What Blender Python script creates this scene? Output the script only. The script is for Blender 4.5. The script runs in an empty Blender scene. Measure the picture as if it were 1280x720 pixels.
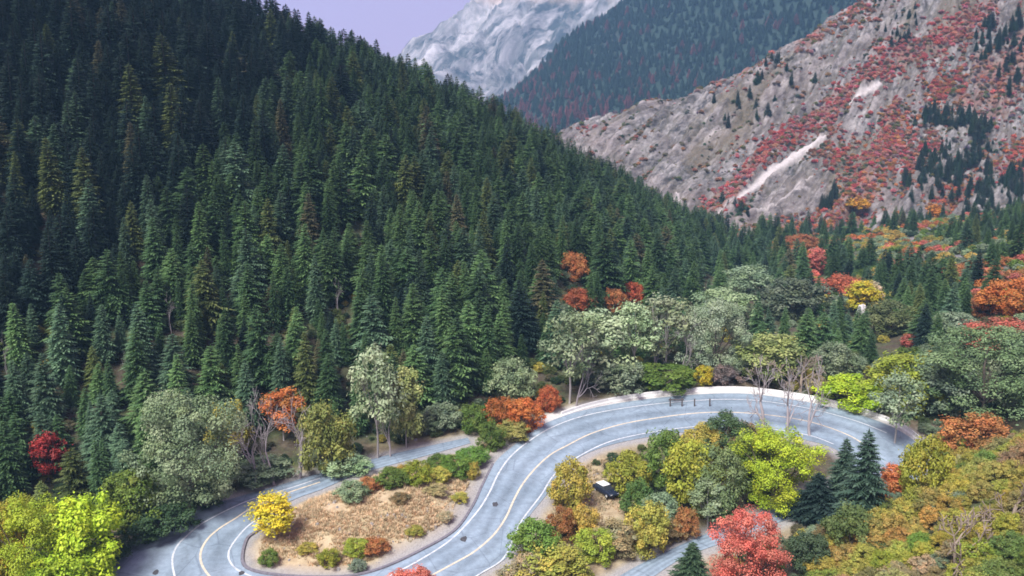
import bpy, math, random
import numpy as np
from mathutils import Vector

random.seed(7)
rng = np.random.default_rng(7)
scene = bpy.context.scene
COL = scene.collection

# ------------------------------------------------------------------ camera
CAMZ = 54.0
PITCH = math.radians(9.8)
FPX = 1100.0                       # focal length in pixels of a 1280 px wide frame
cam_data = bpy.data.cameras.new("camera")
cam = bpy.data.objects.new("camera", cam_data)
COL.objects.link(cam)
cam.location = (0, 0, CAMZ)
cam.rotation_euler = (math.pi / 2 - PITCH, 0, 0)
cam_data.sensor_width = 36.0
cam_data.lens = 36.0 * FPX / 1280.0
cam_data.clip_start = 0.5
cam_data.clip_end = 12000
scene.camera = cam

# ------------------------------------------------------------------ light
SUN_EL, SUN_AZ = math.radians(54), math.radians(212)   # azimuth clockwise from +Y
w = bpy.data.worlds.new("World")
scene.world = w
w.use_nodes = True
nt = w.node_tree
nt.nodes.clear()
out = nt.nodes.new("ShaderNodeOutputWorld")
bg = nt.nodes.new("ShaderNodeBackground")
sky = nt.nodes.new("ShaderNodeTexSky")
sky.sky_type = 'NISHITA'
sky.sun_disc = False
sky.sun_elevation = SUN_EL
sky.sun_rotation = SUN_AZ
sky.air_density = 1.0
sky.dust_density = 2.0
cloud = nt.nodes.new("ShaderNodeMix")
cloud.data_type = 'RGBA'
cloud.inputs[0].default_value = 0.92          # thin even high cloud over the clear sky
cloud.inputs[7].default_value = (1.9, 1.2, 2.05, 1)
nt.links.new(sky.outputs[0], cloud.inputs[6])
nt.links.new(cloud.outputs[2], bg.inputs[0])
bg.inputs[1].default_value = 0.066
nt.links.new(bg.outputs[0], out.inputs[0])

sun_d = bpy.data.lights.new("sun", 'SUN')
sun_d.energy = 1.5
sun_d.angle = math.radians(26)
sun_d.color = (1.0, 0.985, 0.96)
sun = bpy.data.objects.new("sun", sun_d)
COL.objects.link(sun)
sd = Vector((math.sin(SUN_AZ) * math.cos(SUN_EL), math.cos(SUN_AZ) * math.cos(SUN_EL), math.sin(SUN_EL)))
sun.rotation_euler = sd.to_track_quat('Z', 'Y').to_euler()
sun.location = (0, 0, 300)

scene.view_settings.view_transform = 'Standard'
scene.view_settings.look = 'None'
scene.view_settings.exposure = 2.34
scene.view_settings.gamma = 1.0
scene.render.engine = 'CYCLES'
scene.cycles.use_denoising = True
scene.cycles.max_bounces = 7
scene.cycles.diffuse_bounces = 4
scene.cycles.glossy_bounces = 2
scene.cycles.transmission_bounces = 4
scene.cycles.volume_bounces = 0
scene.cycles.transparent_max_bounces = 4
scene.cycles.pixel_filter_type = 'BLACKMAN_HARRIS'
scene.cycles.filter_width = 1.7

# ------------------------------------------------------------------ helpers
FWD = np.array([0, math.cos(PITCH), -math.sin(PITCH)])
UP = np.array([0, math.sin(PITCH), math.cos(PITCH)])


def ray(px, py):
    """direction per unit of depth through a point of the 1280x720 frame"""
    return np.array([(px - 640) / FPX, 0, 0]) + FWD - UP * ((py - 360) / FPX)


def at_depth(px, py, d):
    return np.array([0, 0, CAMZ]) + ray(px, py) * d


def project(p):
    p = np.asarray(p, float)
    q = p - np.array([0, 0, CAMZ])
    d = q @ FWD
    return 640 + FPX * q[..., 0] / d, 360 - FPX * (q @ UP) / d, d


B0, BS = 0.4, 0.15


def road_plane(y):
    return B0 + BS * (y - 107.4)


def at_plane(px, py):
    r = ray(px, py)
    t = (B0 - BS * 107.4 - CAMZ) / (r[2] - BS * r[1])
    return np.array([0, 0, CAMZ]) + r * t


def _hash(ix, iy, s):
    h = (ix.astype(np.int64) * 374761393 + iy.astype(np.int64) * 668265263 + s * 974634721) & 0x7fffffff
    h = ((h ^ (h >> 13)) * 1274126177) & 0x7fffffff
    return ((h ^ (h >> 16)) & 0xffff) / 65535.0


def vnoise(x, y, s=0):
    x = np.asarray(x, float); y = np.asarray(y, float)
    ix, iy = np.floor(x), np.floor(y)
    fx, fy = x - ix, y - iy
    fx = fx * fx * (3 - 2 * fx); fy = fy * fy * (3 - 2 * fy)
    a = _hash(ix, iy, s); b = _hash(ix + 1, iy, s); c = _hash(ix, iy + 1, s); d = _hash(ix + 1, iy + 1, s)
    return (a * (1 - fx) + b * fx) * (1 - fy) + (c * (1 - fx) + d * fx) * fy


def fbm(x, y, s=0, o=4, gain=0.5):
    r, a, t = 0.0, 1.0, 0.0
    for k in range(o):
        r = r + a * vnoise(x * 2 ** k, y * 2 ** k, s + k * 17)
        t += a; a *= gain
    return r / t


def ridged(x, y, s=0, o=4):
    r, a, t = 0.0, 1.0, 0.0
    for k in range(o):
        r = r + a * (1 - np.abs(2 * vnoise(x * 2 ** k, y * 2 ** k, s + k * 17) - 1))
        t += a; a *= 0.5
    return r / t


class TPS:
    """thin plate surface through 3-D control points"""
    def __init__(self, pts, scale=100.0, lam=0.02):
        P = np.array(pts, float)
        self.s = scale
        X = P[:, :2] / scale
        n = len(X)
        d = np.linalg.norm(X[:, None] - X[None], axis=2)
        K = np.where(d > 0, d * d * np.log(np.maximum(d, 1e-9)), 0) + lam * np.eye(n)
        A = np.zeros((n + 3, n + 3))
        A[:n, :n] = K; A[:n, n] = 1; A[:n, n + 1:] = X
        A[n, :n] = 1; A[n + 1:, :n] = X.T
        self.w = np.linalg.solve(A, np.concatenate([P[:, 2], np.zeros(3)]))
        self.X = X

    def __call__(self, x, y):
        x = np.asarray(x, float); y = np.asarray(y, float)
        sh = x.shape
        Q = np.stack([x.ravel(), y.ravel()], 1) / self.s
        r = np.empty(len(Q)); n = len(self.X)
        for i in range(0, len(Q), 20000):
            q = Q[i:i + 20000]
            d = np.linalg.norm(q[:, None] - self.X[None], axis=2)
            K = np.where(d > 0, d * d * np.log(np.maximum(d, 1e-9)), 0)
            r[i:i + 20000] = K @ self.w[:n] + self.w[n] + q @ self.w[n + 1:]
        return r.reshape(sh)


# ------------------------------------------------------------------ road layout (pavement edges)
ROAD_L = [(596, 552), (540, 568), (494, 580), (440, 596), (405, 611), (361, 628), (335, 648), (323, 663), (310, 672), (304, 685), (302, 702),
          (306, 709), (317, 714), (345, 719), (400, 722), (440, 720), (475, 712), (524, 690), (569, 664), (592, 632),
          (606, 604), (620, 577), (645, 555), (677, 532), (719, 516), (775, 504), (850, 495), (912, 492), (950, 494),
          (1025, 506), (1081, 521), (1119, 536), (1148, 556), (1160, 580), (1140, 608), (1090, 628), (1040, 640), (995, 647), (912, 676),
          (856, 697), (819, 720), (790, 745)]
ROAD_R = [(596, 545), (540, 557), (490, 568), (440, 581), (400, 592), (339, 610), (273, 629), (229, 646), (192, 663), (159, 685), (133, 713),
          (112, 750), (120, 800), (200, 850), (330, 860), (450, 830), (540, 770), (607, 713), (633, 698), (657, 652),
          (683, 619), (702, 592), (728, 570), (769, 555), (850, 541), (905, 539), (960, 543), (1010, 551), (1040, 560),
          (1062, 575), (1064, 590), (1050, 602), (1030, 612), (1002, 617), (961, 638), (875, 671), (800, 706), (750, 735)]


def catmull(P, n):
    P = np.array(P, float)
    seg = np.concatenate([[0], np.cumsum(np.linalg.norm(np.diff(P, axis=0), axis=1) ** 0.5)])
    # centripetal-ish: cubic hermite with finite-difference tangents
    m = np.gradient(P, seg, axis=0)
    t = np.linspace(0, seg[-1], 4000)
    i = np.clip(np.searchsorted(seg, t, 'right') - 1, 0, len(P) - 2)
    h = (seg[i + 1] - seg[i])[:, None]; u = ((t - seg[i]) / h[:, 0])[:, None]
    C = ((2 * u ** 3 - 3 * u ** 2 + 1) * P[i] + (u ** 3 - 2 * u ** 2 + u) * h * m[i]
         + (-2 * u ** 3 + 3 * u ** 2) * P[i + 1] + (u ** 3 - u ** 2) * h * m[i + 1])
    s = np.concatenate([[0], np.cumsum(np.linalg.norm(np.diff(C, axis=0), axis=1))])
    q = np.linspace(0, s[-1], n)
    return np.stack([np.interp(q, s, C[:, k]) for k in range(C.shape[1])], 1)


def plane_curve(pix, n):
    return catmull([at_plane(*p) for p in pix], n)


# match stations on both edges by a monotone nearest pairing
Lc = plane_curve(ROAD_L, 900)
Rc = plane_curve(ROAD_R, 900)


def pair(A, B, n):
    """dynamic time warping so both edges advance together round the bends"""
    a, b = A[::3], B[::3]
    D = np.linalg.norm(a[:, None, :2] - b[None, :, :2], axis=2)
    na, nb = D.shape
    C = np.full((na, nb), 1e18); C[0, 0] = 0
    for i in range(na):
        for j in range(nb):
            if i == j == 0:
                continue
            best = 1e18
            if i: best = C[i - 1, j]
            if j and C[i, j - 1] < best: best = C[i, j - 1]
            if i and j and C[i - 1, j - 1] < best: best = C[i - 1, j - 1]
            C[i, j] = best + D[i, j]
    i, j = na - 1, nb - 1
    path = [(i, j)]
    while i or j:
        o = []
        if i and j: o.append((C[i - 1, j - 1], i - 1, j - 1))
        if i: o.append((C[i - 1, j], i - 1, j))
        if j: o.append((C[i, j - 1], i, j - 1))
        _, i, j = min(o)
        path.append((i, j))
    p = np.array(path[::-1], float)
    k = np.ones(15) / 15
    pp = np.pad(p, ((7, 7), (0, 0)), mode='edge')
    p = np.stack([np.convolve(pp[:, c], k, 'valid') for c in (0, 1)], 1)
    q = np.linspace(0, len(p) - 1, n)
    ia = np.interp(q, np.arange(len(p)), p[:, 0]) * 3
    ib = np.interp(q, np.arange(len(p)), p[:, 1]) * 3
    ga = np.stack([np.interp(ia, np.arange(len(A)), A[:, c]) for c in range(3)], 1)
    gb = np.stack([np.interp(ib, np.arange(len(B)), B[:, c]) for c in range(3)], 1)
    return ga, gb


RL, RR = pair(Lc, Rc, 420)
_f = np.linspace(0, 1, 9)[None, :, None]
ROADPTS = (RL[:, None] * (1 - _f) + RR[:, None] * _f).reshape(-1, 3)[:, :2]


_gx, _gy = np.arange(-95, 110, 1.0), np.arange(60, 195, 1.0)
_GX, _GY = np.meshgrid(_gx, _gy)
_RG = np.empty(_GX.size)
for _i in range(0, _GX.size, 3000):
    _q = np.stack([_GX.ravel()[_i:_i + 3000], _GY.ravel()[_i:_i + 3000]], 1)
    _RG[_i:_i + 3000] = (_q ** 2).sum(1)[:, None].__add__((ROADPTS ** 2).sum(1)[None] - 2 * _q @ ROADPTS.T).min(1)
_RG = np.sqrt(np.maximum(_RG, 0)).reshape(_GX.shape)


def road_dist(x, y):
    """distance to the nearest pavement sample, in metres"""
    x = np.asarray(x, float); y = np.asarray(y, float)
    fx, fy = x - _gx[0], y - _gy[0]
    ok = (fx >= 0) & (fy >= 0) & (fx < len(_gx) - 1.001) & (fy < len(_gy) - 1.001)
    fx = np.where(ok, fx, 0); fy = np.where(ok, fy, 0)
    i, j = fx.astype(int), fy.astype(int)
    u, v = fx - i, fy - j
    d = (_RG[j, i] * (1 - u) + _RG[j, i + 1] * u) * (1 - v) + (_RG[j + 1, i] * (1 - u) + _RG[j + 1, i + 1] * u) * v
    return np.where(ok, d, 99.0)


# ------------------------------------------------------------------ terrain heights
FY = np.array([-200, 165, 178, 200, 300, 480, 900.])
FZ = np.array([road_plane(-200), road_plane(165), 9.2, 7.4, 7.8, 6.5, 15.0])
X0Y = np.array([-200, 60, 95, 102, 108, 114, 119, 124, 150, 230, 430, 700.])
X0X = np.array([-30, 4, 18, 26, 36, 50, 64, 76, 80, 88, 150, 260.])


def floor_h(x, y):
    z = np.interp(y, FY, FZ)
    d = x - np.interp(y, X0Y, X0X)
    g = 0.46 * (np.sqrt(d * d + 36) + d) / 2 * 1.0
    g = (g + 0.25 * np.maximum(d - 90, 0)) * np.interp(y, [165, 250, 330, 420], [1.0, 0.62, 0.42, 0.3])
    return z + g - 0.3


foot = [(-300, 740), (-100, 690), (0, 665), (140, 640), (250, 614), (390, 578), (540, 545), (640, 515)]
HL = [at_plane(*p) + np.array([0, 2.0, -1.5]) for p in foot]
HL += [np.array([x, y, np.interp(y, FY, FZ) - 2.0]) for x, y in ((22, 178), (45, 215), (62, 270), (86, 330), (100, 380), (112, 440))]
ridge = [(-300, -260, 262), (-100, -130, 280), (150, -18, 300), (340, 72, 315), (520, 130, 330), (700, 210, 342), (800, 262, 365), (862, 292, 385)]
for px, py, d in ridge:
    p = at_depth(px, py, d)
    HL.append(p)
    HL.append(p + np.array([20, 90, -0.45 * max(p[2] - 14, 0) - 10]))
hill_tps = TPS(HL, 100, 0.002)


def hill_h(x, y):
    return hill_tps(x, y) + 5.0 * (fbm(x / 45, y / 45, 3, 4) - 0.5)


def smax(a, b, k=2.0):
    h = np.maximum(k - np.abs(a - b), 0) / k
    return np.maximum(a, b) + h * h * k * 0.25


def ground_h(x, y):
    x = np.asarray(x, float); y = np.asarray(y, float)
    f = floor_h(x, y) + 1.6 * (fbm(x / 14, y / 14, 11, 4) - 0.5)
    g = smax(f, np.where(x < 190, hill_h(x, y), -99))
    rd = road_dist(x, y)
    m = np.clip((rd - 1.6) / 7.0, 0, 1)
    m = m * m * (3 - 2 * m)
    g = road_plane(y) * (1 - m) + g * m
    # the dry hump of ground inside the hairpin, and the bank inside the upper bend
    c = at_plane(470, 640)
    e = np.exp(-(((x - c[0]) / 17) ** 2 + ((y - c[1]) / 10) ** 2) ** 1.5)
    g = g + 2.2 * e * np.clip((rd - 1.0) / 6, 0, 1)
    return g


RK = []
for px, py, d in [(560, 250, 545), (640, 214, 545), (700, 170, 545), (760, 150, 550), (880, 110, 560), (1000, 55, 570), (1090, 0, 575), (1200, -70, 585), (1400, -190, 600), (1600, -300, 610)]:
    p = at_depth(px, py, d)
    RK.append(p)
    RK.append(p + np.array([0, 120, -60]))
for px, py, d in [(600, 330, 440), (800, 305, 430), (900, 303, 415), (1000, 316, 400), (1150, 332, 385), (1280, 335, 375), (1450, 335, 365), (1650, 335, 360)]:
    RK.append(at_depth(px, py, d))
for px, py, d in [(900, 200, 492), (1040, 180, 488), (1180, 140, 485), (1330, 80, 480)]:
    RK.append(at_depth(px, py, d))
rock_tps = TPS(RK, 100, 0.002)
SU, SV = np.array([0.64, 0.77]), np.array([-0.77, 0.64])


def rock_uv(x, y):
    return x * SU[0] + y * SU[1], x * SV[0] + y * SV[1]


def worley(x, y, s=0):
    """nearest and second nearest cell distance, and the nearest cell's own number"""
    ix, iy = np.floor(x), np.floor(y)
    f1 = np.full(np.shape(x), 9.0); f2 = f1.copy(); cid = np.zeros(np.shape(x))
    for dx in (-1, 0, 1):
        for dy in (-1, 0, 1):
            cx, cy = ix + dx, iy + dy
            d = np.hypot(cx + _hash(cx, cy, s) - x, cy + _hash(cx, cy, s + 5) - y)
            n_ = d < f1
            f2 = np.where(n_, f1, np.minimum(f2, d)); cid = np.where(n_, _hash(cx, cy, s + 9), cid); f1 = np.where(n_, d, f1)
    return f1, f2, cid


def rock_cells(x, y):
    u, v = rock_uv(x, y)
    v = v + 9 * (fbm(u / 45, v / 45, 31, 3) - .5)
    u = u + 6 * (fbm(u / 20, v / 20, 32, 3) - .5)
    return worley(u / 30, v / 6.5, 3), worley(u / 10, v / 3.2, 4)


def ledges(u, v):
    """stepped strata: height, and how close to the foot of a step"""
    z = 0.0; foot = 0.0
    q = fbm(u / 70, v / 40, 33, 3)
    for per, amp, sd in ((24, 6.0, 1), (8.5, 3.0, 2), (4.2, 1.3, 3)):
        s_ = (v + (14 * q + 5 * (fbm(u / 22, v / 14, 40 + sd, 3) - .5)) * (1 if per > 5 else .6)) / per
        fr = s_ - np.floor(s_)
        k = _hash(np.floor(s_), np.floor(u / (per * 3) + 3 * _hash(np.floor(s_), np.floor(s_) * 0, 7)), sd)
        z = z + amp * (.35 + k) * (np.where(fr < .78, fr / .78, (1 - fr) / .22) - .5)
        foot = np.maximum(foot, np.clip(1 - np.abs(fr - .93) / (.24 if per > 5 else .22), 0, 1) * np.clip(k * 1.5, 0, 1))
    return z, foot


def rock_h(x, y, fine=True):
    z = rock_tps(x, y)
    if not fine:
        return z
    u, v = rock_uv(x, y)
    wv = v + 10 * (fbm(u / 50, v / 50, 31, 3) - .5)
    z = z + 8 * (ridged(u / 110, wv / 30, 5, 2) - .6)
    z = z + ledges(u, v)[0]
    A, B = rock_cells(x, y)
    z = z + 2.6 * (A[2] - .5) - 1.8 * np.clip(1 - (A[1] - A[0]) / .22, 0, 1) + 1.5 * (B[2] - .5) - .8 * np.clip(1 - (B[1] - B[0]) / .3, 0, 1)
    return z + 1.2 * (fbm(x / 3.5, y / 3.5, 9, 2) - .5)


def a_crack(x, y):
    A, B = rock_cells(x, y)
    u, v = rock_uv(x, y)
    c = np.maximum(np.clip(1 - (A[1] - A[0]) / .16, 0, 1), .5 * np.clip(1 - (B[1] - B[0]) / .18, 0, 1)) * np.clip(fbm(x / 30, y / 30, 14, 3) * 2 - .3, 0, 1)
    return np.clip(np.maximum(c, ledges(u, v)[1] * np.clip(fbm(u / 30, v / 12, 15, 3) * 3 - .4, 0, 1)), 0, 1)


class Grid:
    """heights sampled once on a regular grid, read back bilinearly"""
    def __init__(self, f, x0, x1, y0, y1, st):
        self.x0, self.y0, self.st = x0, y0, st
        X, Y = np.meshgrid(np.arange(x0, x1, st), np.arange(y0, y1, st))
        self.Z = f(X, Y)

    def __call__(self, x, y):
        ny, nx = self.Z.shape
        fx = np.clip((np.asarray(x, float) - self.x0) / self.st, 0, nx - 1.001)
        fy = np.clip((np.asarray(y, float) - self.y0) / self.st, 0, ny - 1.001)
        i, j = fx.astype(int), fy.astype(int)
        u, v = fx - i, fy - j
        Z = self.Z
        return (Z[j, i] * (1 - u) + Z[j, i + 1] * u) * (1 - v) + (Z[j + 1, i] * (1 - u) + Z[j + 1, i + 1] * u) * v


ground_g = Grid(ground_h, -330, 420, -60, 520, 1.5)
rock_g = Grid(lambda a, b_: rock_h(a, b_, False), -80, 470, 340, 700, 3.0)


def ground_pt(px, py, f=None, t0=60, t1=900):
    """where the sight line through (px, py) first meets the ground"""
    exact = f is None
    f = f or ground_g
    r = ray(px, py)
    o_ = np.array([0, 0, CAMZ])
    t = np.concatenate([np.arange(t0, 260, 3.0), np.arange(260, t1, 5.0)])
    P = o_[None] + r[None] * t[:, None]
    below = P[:, 2] < f(P[:, 0], P[:, 1])
    if below.any():
        k = int(np.argmax(below))
        t = np.linspace(t[max(k - 1, 0)], t[k], 9)
        P = o_[None] + r[None] * t[:, None]
        below = P[:, 2] < f(P[:, 0], P[:, 1])
        k = int(np.argmax(below)) if below.any() else 8
    else:
        k = len(t) - 1
    p = P[k].copy()
    p[2] = float((ground_h if exact else f)(np.array([p[0]]), np.array([p[1]]))[0])
    return p, t[k]


# ------------------------------------------------------------------ materials
def mat(name):
    m = bpy.data.materials.new(name)
    m.use_nodes = True
    n = m.node_tree
    n.nodes.clear()
    o = n.nodes.new("ShaderNodeOutputMaterial")
    return m, n, o


class NB:
    """tiny node builder"""
    def __init__(self, n): self.n = n
    def new(self, t, **kw):
        x = self.n.nodes.new(t)
        for k, v in kw.items(): setattr(x, k, v)
        return x
    def link(self, a, b): self.n.links.new(a, b)
    def val(self, sock, v):
        if hasattr(v, 'links') or isinstance(v, bpy.types.NodeSocket): self.link(v, sock)
        else: sock.default_value = v
    def attr(self, name, typ='GEOMETRY'): return self.new("ShaderNodeAttribute", attribute_name=name, attribute_type=typ)
    def noise(self, scale, detail=4, rough=0.6, vec=None, dist=0.0):
        x = self.new("ShaderNodeTexNoise")
        x.inputs['Scale'].default_value = scale; x.inputs['Detail'].default_value = detail
        x.inputs['Roughness'].default_value = rough; x.inputs['Distortion'].default_value = dist
        if vec is not None: self.link(vec, x.inputs['Vector'])
        return x.outputs['Fac']
    def ramp(self, f, stops):
        x = self.new("ShaderNodeValToRGB")
        e = x.color_ramp.elements
        while len(e) < len(stops): e.new(0.5)
        for k, (p, c) in enumerate(stops):
            e[k].position = p; e[k].color = (*c, 1) if len(c) == 3 else c
        self.link(f, x.inputs[0])
        return x.outputs[0]
    def mix(self, f, a, b, mode='MIX'):
        x = self.new("ShaderNodeMix", data_type='RGBA', blend_type=mode)
        for s, v in ((x.inputs[0], f), (x.inputs[6], a), (x.inputs[7], b)):
            if isinstance(v, tuple) and len(v) == 3: v = (*v, 1)
            self.val(s, v)
        return x.outputs[2]
    def math(self, op, a, b=0.0, clamp=False):
        x = self.new("ShaderNodeMath", operation=op, use_clamp=clamp)
        self.val(x.inputs[0], a); self.val(x.inputs[1], b)
        return x.outputs[0]
    def pos(self): return self.new("ShaderNodeTexCoord").outputs['Object']
    def mapping(self, vec, scale=(1, 1, 1), rot=(0, 0, 0)):
        x = self.new("ShaderNodeMapping")
        x.inputs['Scale'].default_value = scale; x.inputs['Rotation'].default_value = rot
        self.link(vec, x.inputs[0])
        return x.outputs[0]
    def bsdf(self, col, rough=0.8, spec=0.3, bump=None, bs=0.3, bd=0.1):
        x = self.new("ShaderNodeBsdfPrincipled")
        self.val(x.inputs['Base Color'], (*col, 1) if isinstance(col, tuple) and len(col) == 3 else col)
        self.val(x.inputs['Roughness'], rough)
        x.inputs['Specular IOR Level'].default_value = spec
        if bump is not None:
            b = self.new("ShaderNodeBump")
            b.inputs['Strength'].default_value = bs; b.inputs['Distance'].default_value = bd
            self.link(bump, b.inputs['Height']); self.link(b.outputs[0], x.inputs['Normal'])
        return x.outputs[0]


M = {}


def leaf_material(name, trans, vlo, vhi, rough=0.6):
    m, n, o = mat(name); b = NB(n)
    tint = b.attr("tint", 'INSTANCER').outputs['Color']
    var = b.attr("var").outputs['Fac']
    rnd = b.new("ShaderNodeObjectInfo").outputs['Random']
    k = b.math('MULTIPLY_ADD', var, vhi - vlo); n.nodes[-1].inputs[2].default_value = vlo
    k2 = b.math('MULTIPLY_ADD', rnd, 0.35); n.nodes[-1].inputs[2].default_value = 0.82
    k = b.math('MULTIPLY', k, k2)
    comb = b.new("ShaderNodeCombineXYZ")
    v2 = b.math('MULTIPLY_ADD', var, 0.25); n.nodes[-1].inputs[2].default_value = 0.88
    b.link(v2, comb.inputs[0]); comb.inputs[1].default_value = 1.0; comb.inputs[2].default_value = 1.0
    if name == "leaves":
        mv = b.attr("mixv").outputs['Fac']
        tint = b.mix(mv, tint, b.attr("tint2", 'INSTANCER').outputs['Color'])
    c = b.mix(1.0, tint, comb.outputs[0], 'MULTIPLY')
    sc = b.new("ShaderNodeVectorMath", operation='SCALE')
    b.link(c, sc.inputs[0]); b.link(k, sc.inputs['Scale'])
    d = b.bsdf(sc.outputs[0], rough, 0.25)
    tr = b.new("ShaderNodeBsdfTranslucent"); b.link(sc.outputs[0], tr.inputs[0])
    mx = b.new("ShaderNodeMixShader"); mx.inputs[0].default_value = trans
    b.link(d, mx.inputs[1]); b.link(tr.outputs[0], mx.inputs[2]); b.link(mx.outputs[0], o.inputs[0])
    return m


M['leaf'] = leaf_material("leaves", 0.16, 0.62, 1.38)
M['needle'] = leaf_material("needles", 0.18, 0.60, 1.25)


def simple(name, stops, scale, rough=0.85, spec=0.25, bump=0.3, detail=5, bd=0.1, vecscale=(1, 1, 1)):
    m, n, o = mat(name); b = NB(n)
    v = b.mapping(b.pos(), vecscale)
    f = b.noise(scale, detail, 0.65, v)
    c = b.ramp(f, stops)
    b.link(b.bsdf(c, rough, spec, f, bump, bd), o.inputs[0])
    return m


M['bark'] = simple("bark", [(0.3, (.07, .055, .045)), (0.7, (.17, .14, .115))], 3, vecscale=(6, 6, 1))
M['pale_bark'] = simple("pale_bark", [(0.3, (.20, .185, .18)), (0.65, (.42, .39, .37))], 3, vecscale=(3, 3, 1))
M['grey_bark'] = simple("grey_bark", [(0.3, (.24, .21, .21)), (0.7, (.42, .38, .38))], 3, vecscale=(3, 3, 1))
M['brown_bark'] = simple("brown_bark", [(0.3, (.17, .13, .10)), (0.7, (.32, .26, .20))], 3, vecscale=(3, 3, 1))
M['concrete'] = simple("pale_concrete", [(0.3, (.58, .57, .54)), (0.7, (.76, .75, .72))], 1.2, bump=0.1)
M['steel'] = simple("weathered_steel", [(0.35, (.48, .48, .47)), (0.7, (.66, .66, .65))], 2, rough=0.5, spec=0.5, bump=0.05)
M['post'] = simple("dark_post_wood", [(0.3, (.06, .05, .05)), (0.7, (.13, .11, .10))], 4)
M['white_paint'] = simple("chalky_white_paint", [(0.3, (.66, .66, .64)), (0.7, (.8, .8, .78))], 3, bump=0.05)
M['stone'] = simple("pale_stone", [(0.3, (.36, .34, .33)), (0.7, (.62, .60, .58))], 1.4, bump=0.5)
M['cobble'] = simple("grey_stones", [(0.3, (.17, .16, .15)), (0.7, (.33, .31, .29))], 2.0, bump=0.4)
M['kerb'] = simple("dark_kerb", [(0.3, (.10, .095, .11)), (0.7, (.19, .18, .20))], 2.2)
M['car_dark'] = simple("navy_car_paint", [(0.3, (.012, .018, .035)), (0.7, (.02, .028, .05))], 0.6, rough=0.25, spec=0.6, bump=0.0)
M['car_white'] = simple("white_car_paint", [(0.3, (.74, .74, .73)), (0.7, (.8, .8, .8))], 0.6, rough=0.25, spec=0.5, bump=0.0)
M['glass'] = simple("car_glass", [(0.3, (.02, .025, .03)), (0.7, (.035, .04, .05))], 0.6, rough=0.08, spec=0.8, bump=0.0)
M['rubber'] = simple("tyre_rubber", [(0.3, (.015, .015, .015)), (0.7, (.03, .03, .03))], 8)
M['lamp'] = simple("lamp_lens", [(0.3, (.55, .55, .52)), (0.7, (.7, .7, .68))], 2, rough=0.2, bump=0.0)

# ground
m, n, o = mat("hillside_ground"); b = NB(n)
P = b.pos()
f1 = b.noise(0.09, 6, 0.65, P); f2 = b.noise(0.9, 5, 0.7, P); f3 = b.noise(5.0, 3, 0.6, P)
soil = b.ramp(f2, [(0.3, (.045, .036, .028)), (0.55, (.085, .068, .048)), (0.78, (.15, .125, .085))])
moss = b.ramp(f2, [(0.3, (.035, .05, .025)), (0.7, (.10, .12, .05))])
c = b.mix(b.ramp(f1, [(0.42, (0, 0, 0)), (0.6, (1, 1, 1))]), soil, moss)
dry = b.ramp(f2, [(0.25, (.24, .165, .10)), (0.45, (.38, .285, .18)), (0.6, (.47, .37, .24)), (0.8, (.54, .46, .34))])
dry = b.mix(b.ramp(f1, [(0.4, (0, 0, 0)), (0.65, (1, 1, 1))]), dry, b.ramp(f2, [(0.3, (.28, .22, .13)), (0.7, (.44, .38, .22))]))
pal = b.ramp(f3, [(0.3, (.40, .39, .365)), (0.7, (.55, .54, .51))])
gra = b.ramp(f3, [(0.3, (.20, .195, .19)), (0.7, (.34, .33, .315))])
rk = b.ramp(f2, [(0.35, (.09, .08, .085)), (0.5, (.20, .185, .185)), (0.7, (.36, .335, .33))])
c = b.mix(b.attr("rocky").outputs['Fac'], c, rk)
c = b.mix(b.attr("dry").outputs['Fac'], c, dry)
c = b.mix(b.attr("gravel").outputs['Fac'], c, gra)
c = b.mix(b.attr("pale").outputs['Fac'], c, pal)
b.link(b.bsdf(c, 0.95, 0.1, f2, 0.7, 0.25), o.inputs[0]); M['ground'] = m

# asphalt: attribute across = 0..1 over the width
m, n, o = mat("worn_asphalt"); b = NB(n)
P = b.pos()
f1 = b.noise(0.12, 5, 0.6, P); f2 = b.noise(1.3, 6, 0.7, P); f3 = b.noise(14, 3, 0.6, P)
ac = b.attr("across").outputs['Fac']
base = b.ramp(f1, [(0.3, (.158, .207, .248)), (0.7, (.23, .288, .338))])
wave = b.math('SINE', b.math('MULTIPLY', ac, 2 * math.pi * 4.0))
tr = b.math('MULTIPLY_ADD', wave, 0.13); n.nodes[-1].inputs[2].default_value = 1.0
sc = b.new("ShaderNodeVectorMath", operation='SCALE'); b.link(base, sc.inputs[0]); b.link(tr, sc.inputs['Scale'])
c = b.mix(0.55, sc.outputs[0], b.ramp(f2, [(0.3, (.30, .30, .30)), (0.7, (.66, .66, .66))]), 'OVERLAY')
crack = b.new("ShaderNodeTexVoronoi", feature='DISTANCE_TO_EDGE'); crack.inputs['Scale'].default_value = 0.16
b.link(b.mapping(P), crack.inputs['Vector'])
ck = b.ramp(crack.outputs['Distance'], [(0.0, (.72, .72, .74)), (0.014, (1, 1, 1))])
c = b.mix(1.0, c, ck, 'MULTIPLY')
b.link(b.bsdf(c, 0.75, 0.3, f3, 0.15, 0.02), o.inputs[0]); M['asphalt'] = m

m, n, o = mat("road_paint"); b = NB(n)
f2 = b.noise(1.6, 6, 0.75, b.pos())
c = b.ramp(f2, [(0.34, (.30, .33, .35)), (0.52, (.47, .50, .52)), (0.7, (.64, .66, .67))])
b.link(b.bsdf(c, 0.7, 0.3), o.inputs[0]); M['paint'] = m
m, n, o = mat("faded_centre_paint"); b = NB(n)
f2 = b.noise(1.6, 6, 0.75, b.pos())
c = b.ramp(f2, [(0.3, (.30, .30, .27)), (0.5, (.52, .45, .33)), (0.7, (.64, .56, .42))])
b.link(b.bsdf(c, 0.7, 0.3), o.inputs[0]); M['centre_paint'] = m
M['tar'] = simple("tar_patch", [(0.3, (.035, .035, .04)), (0.7, (.08, .08, .085))], 3)

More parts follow.
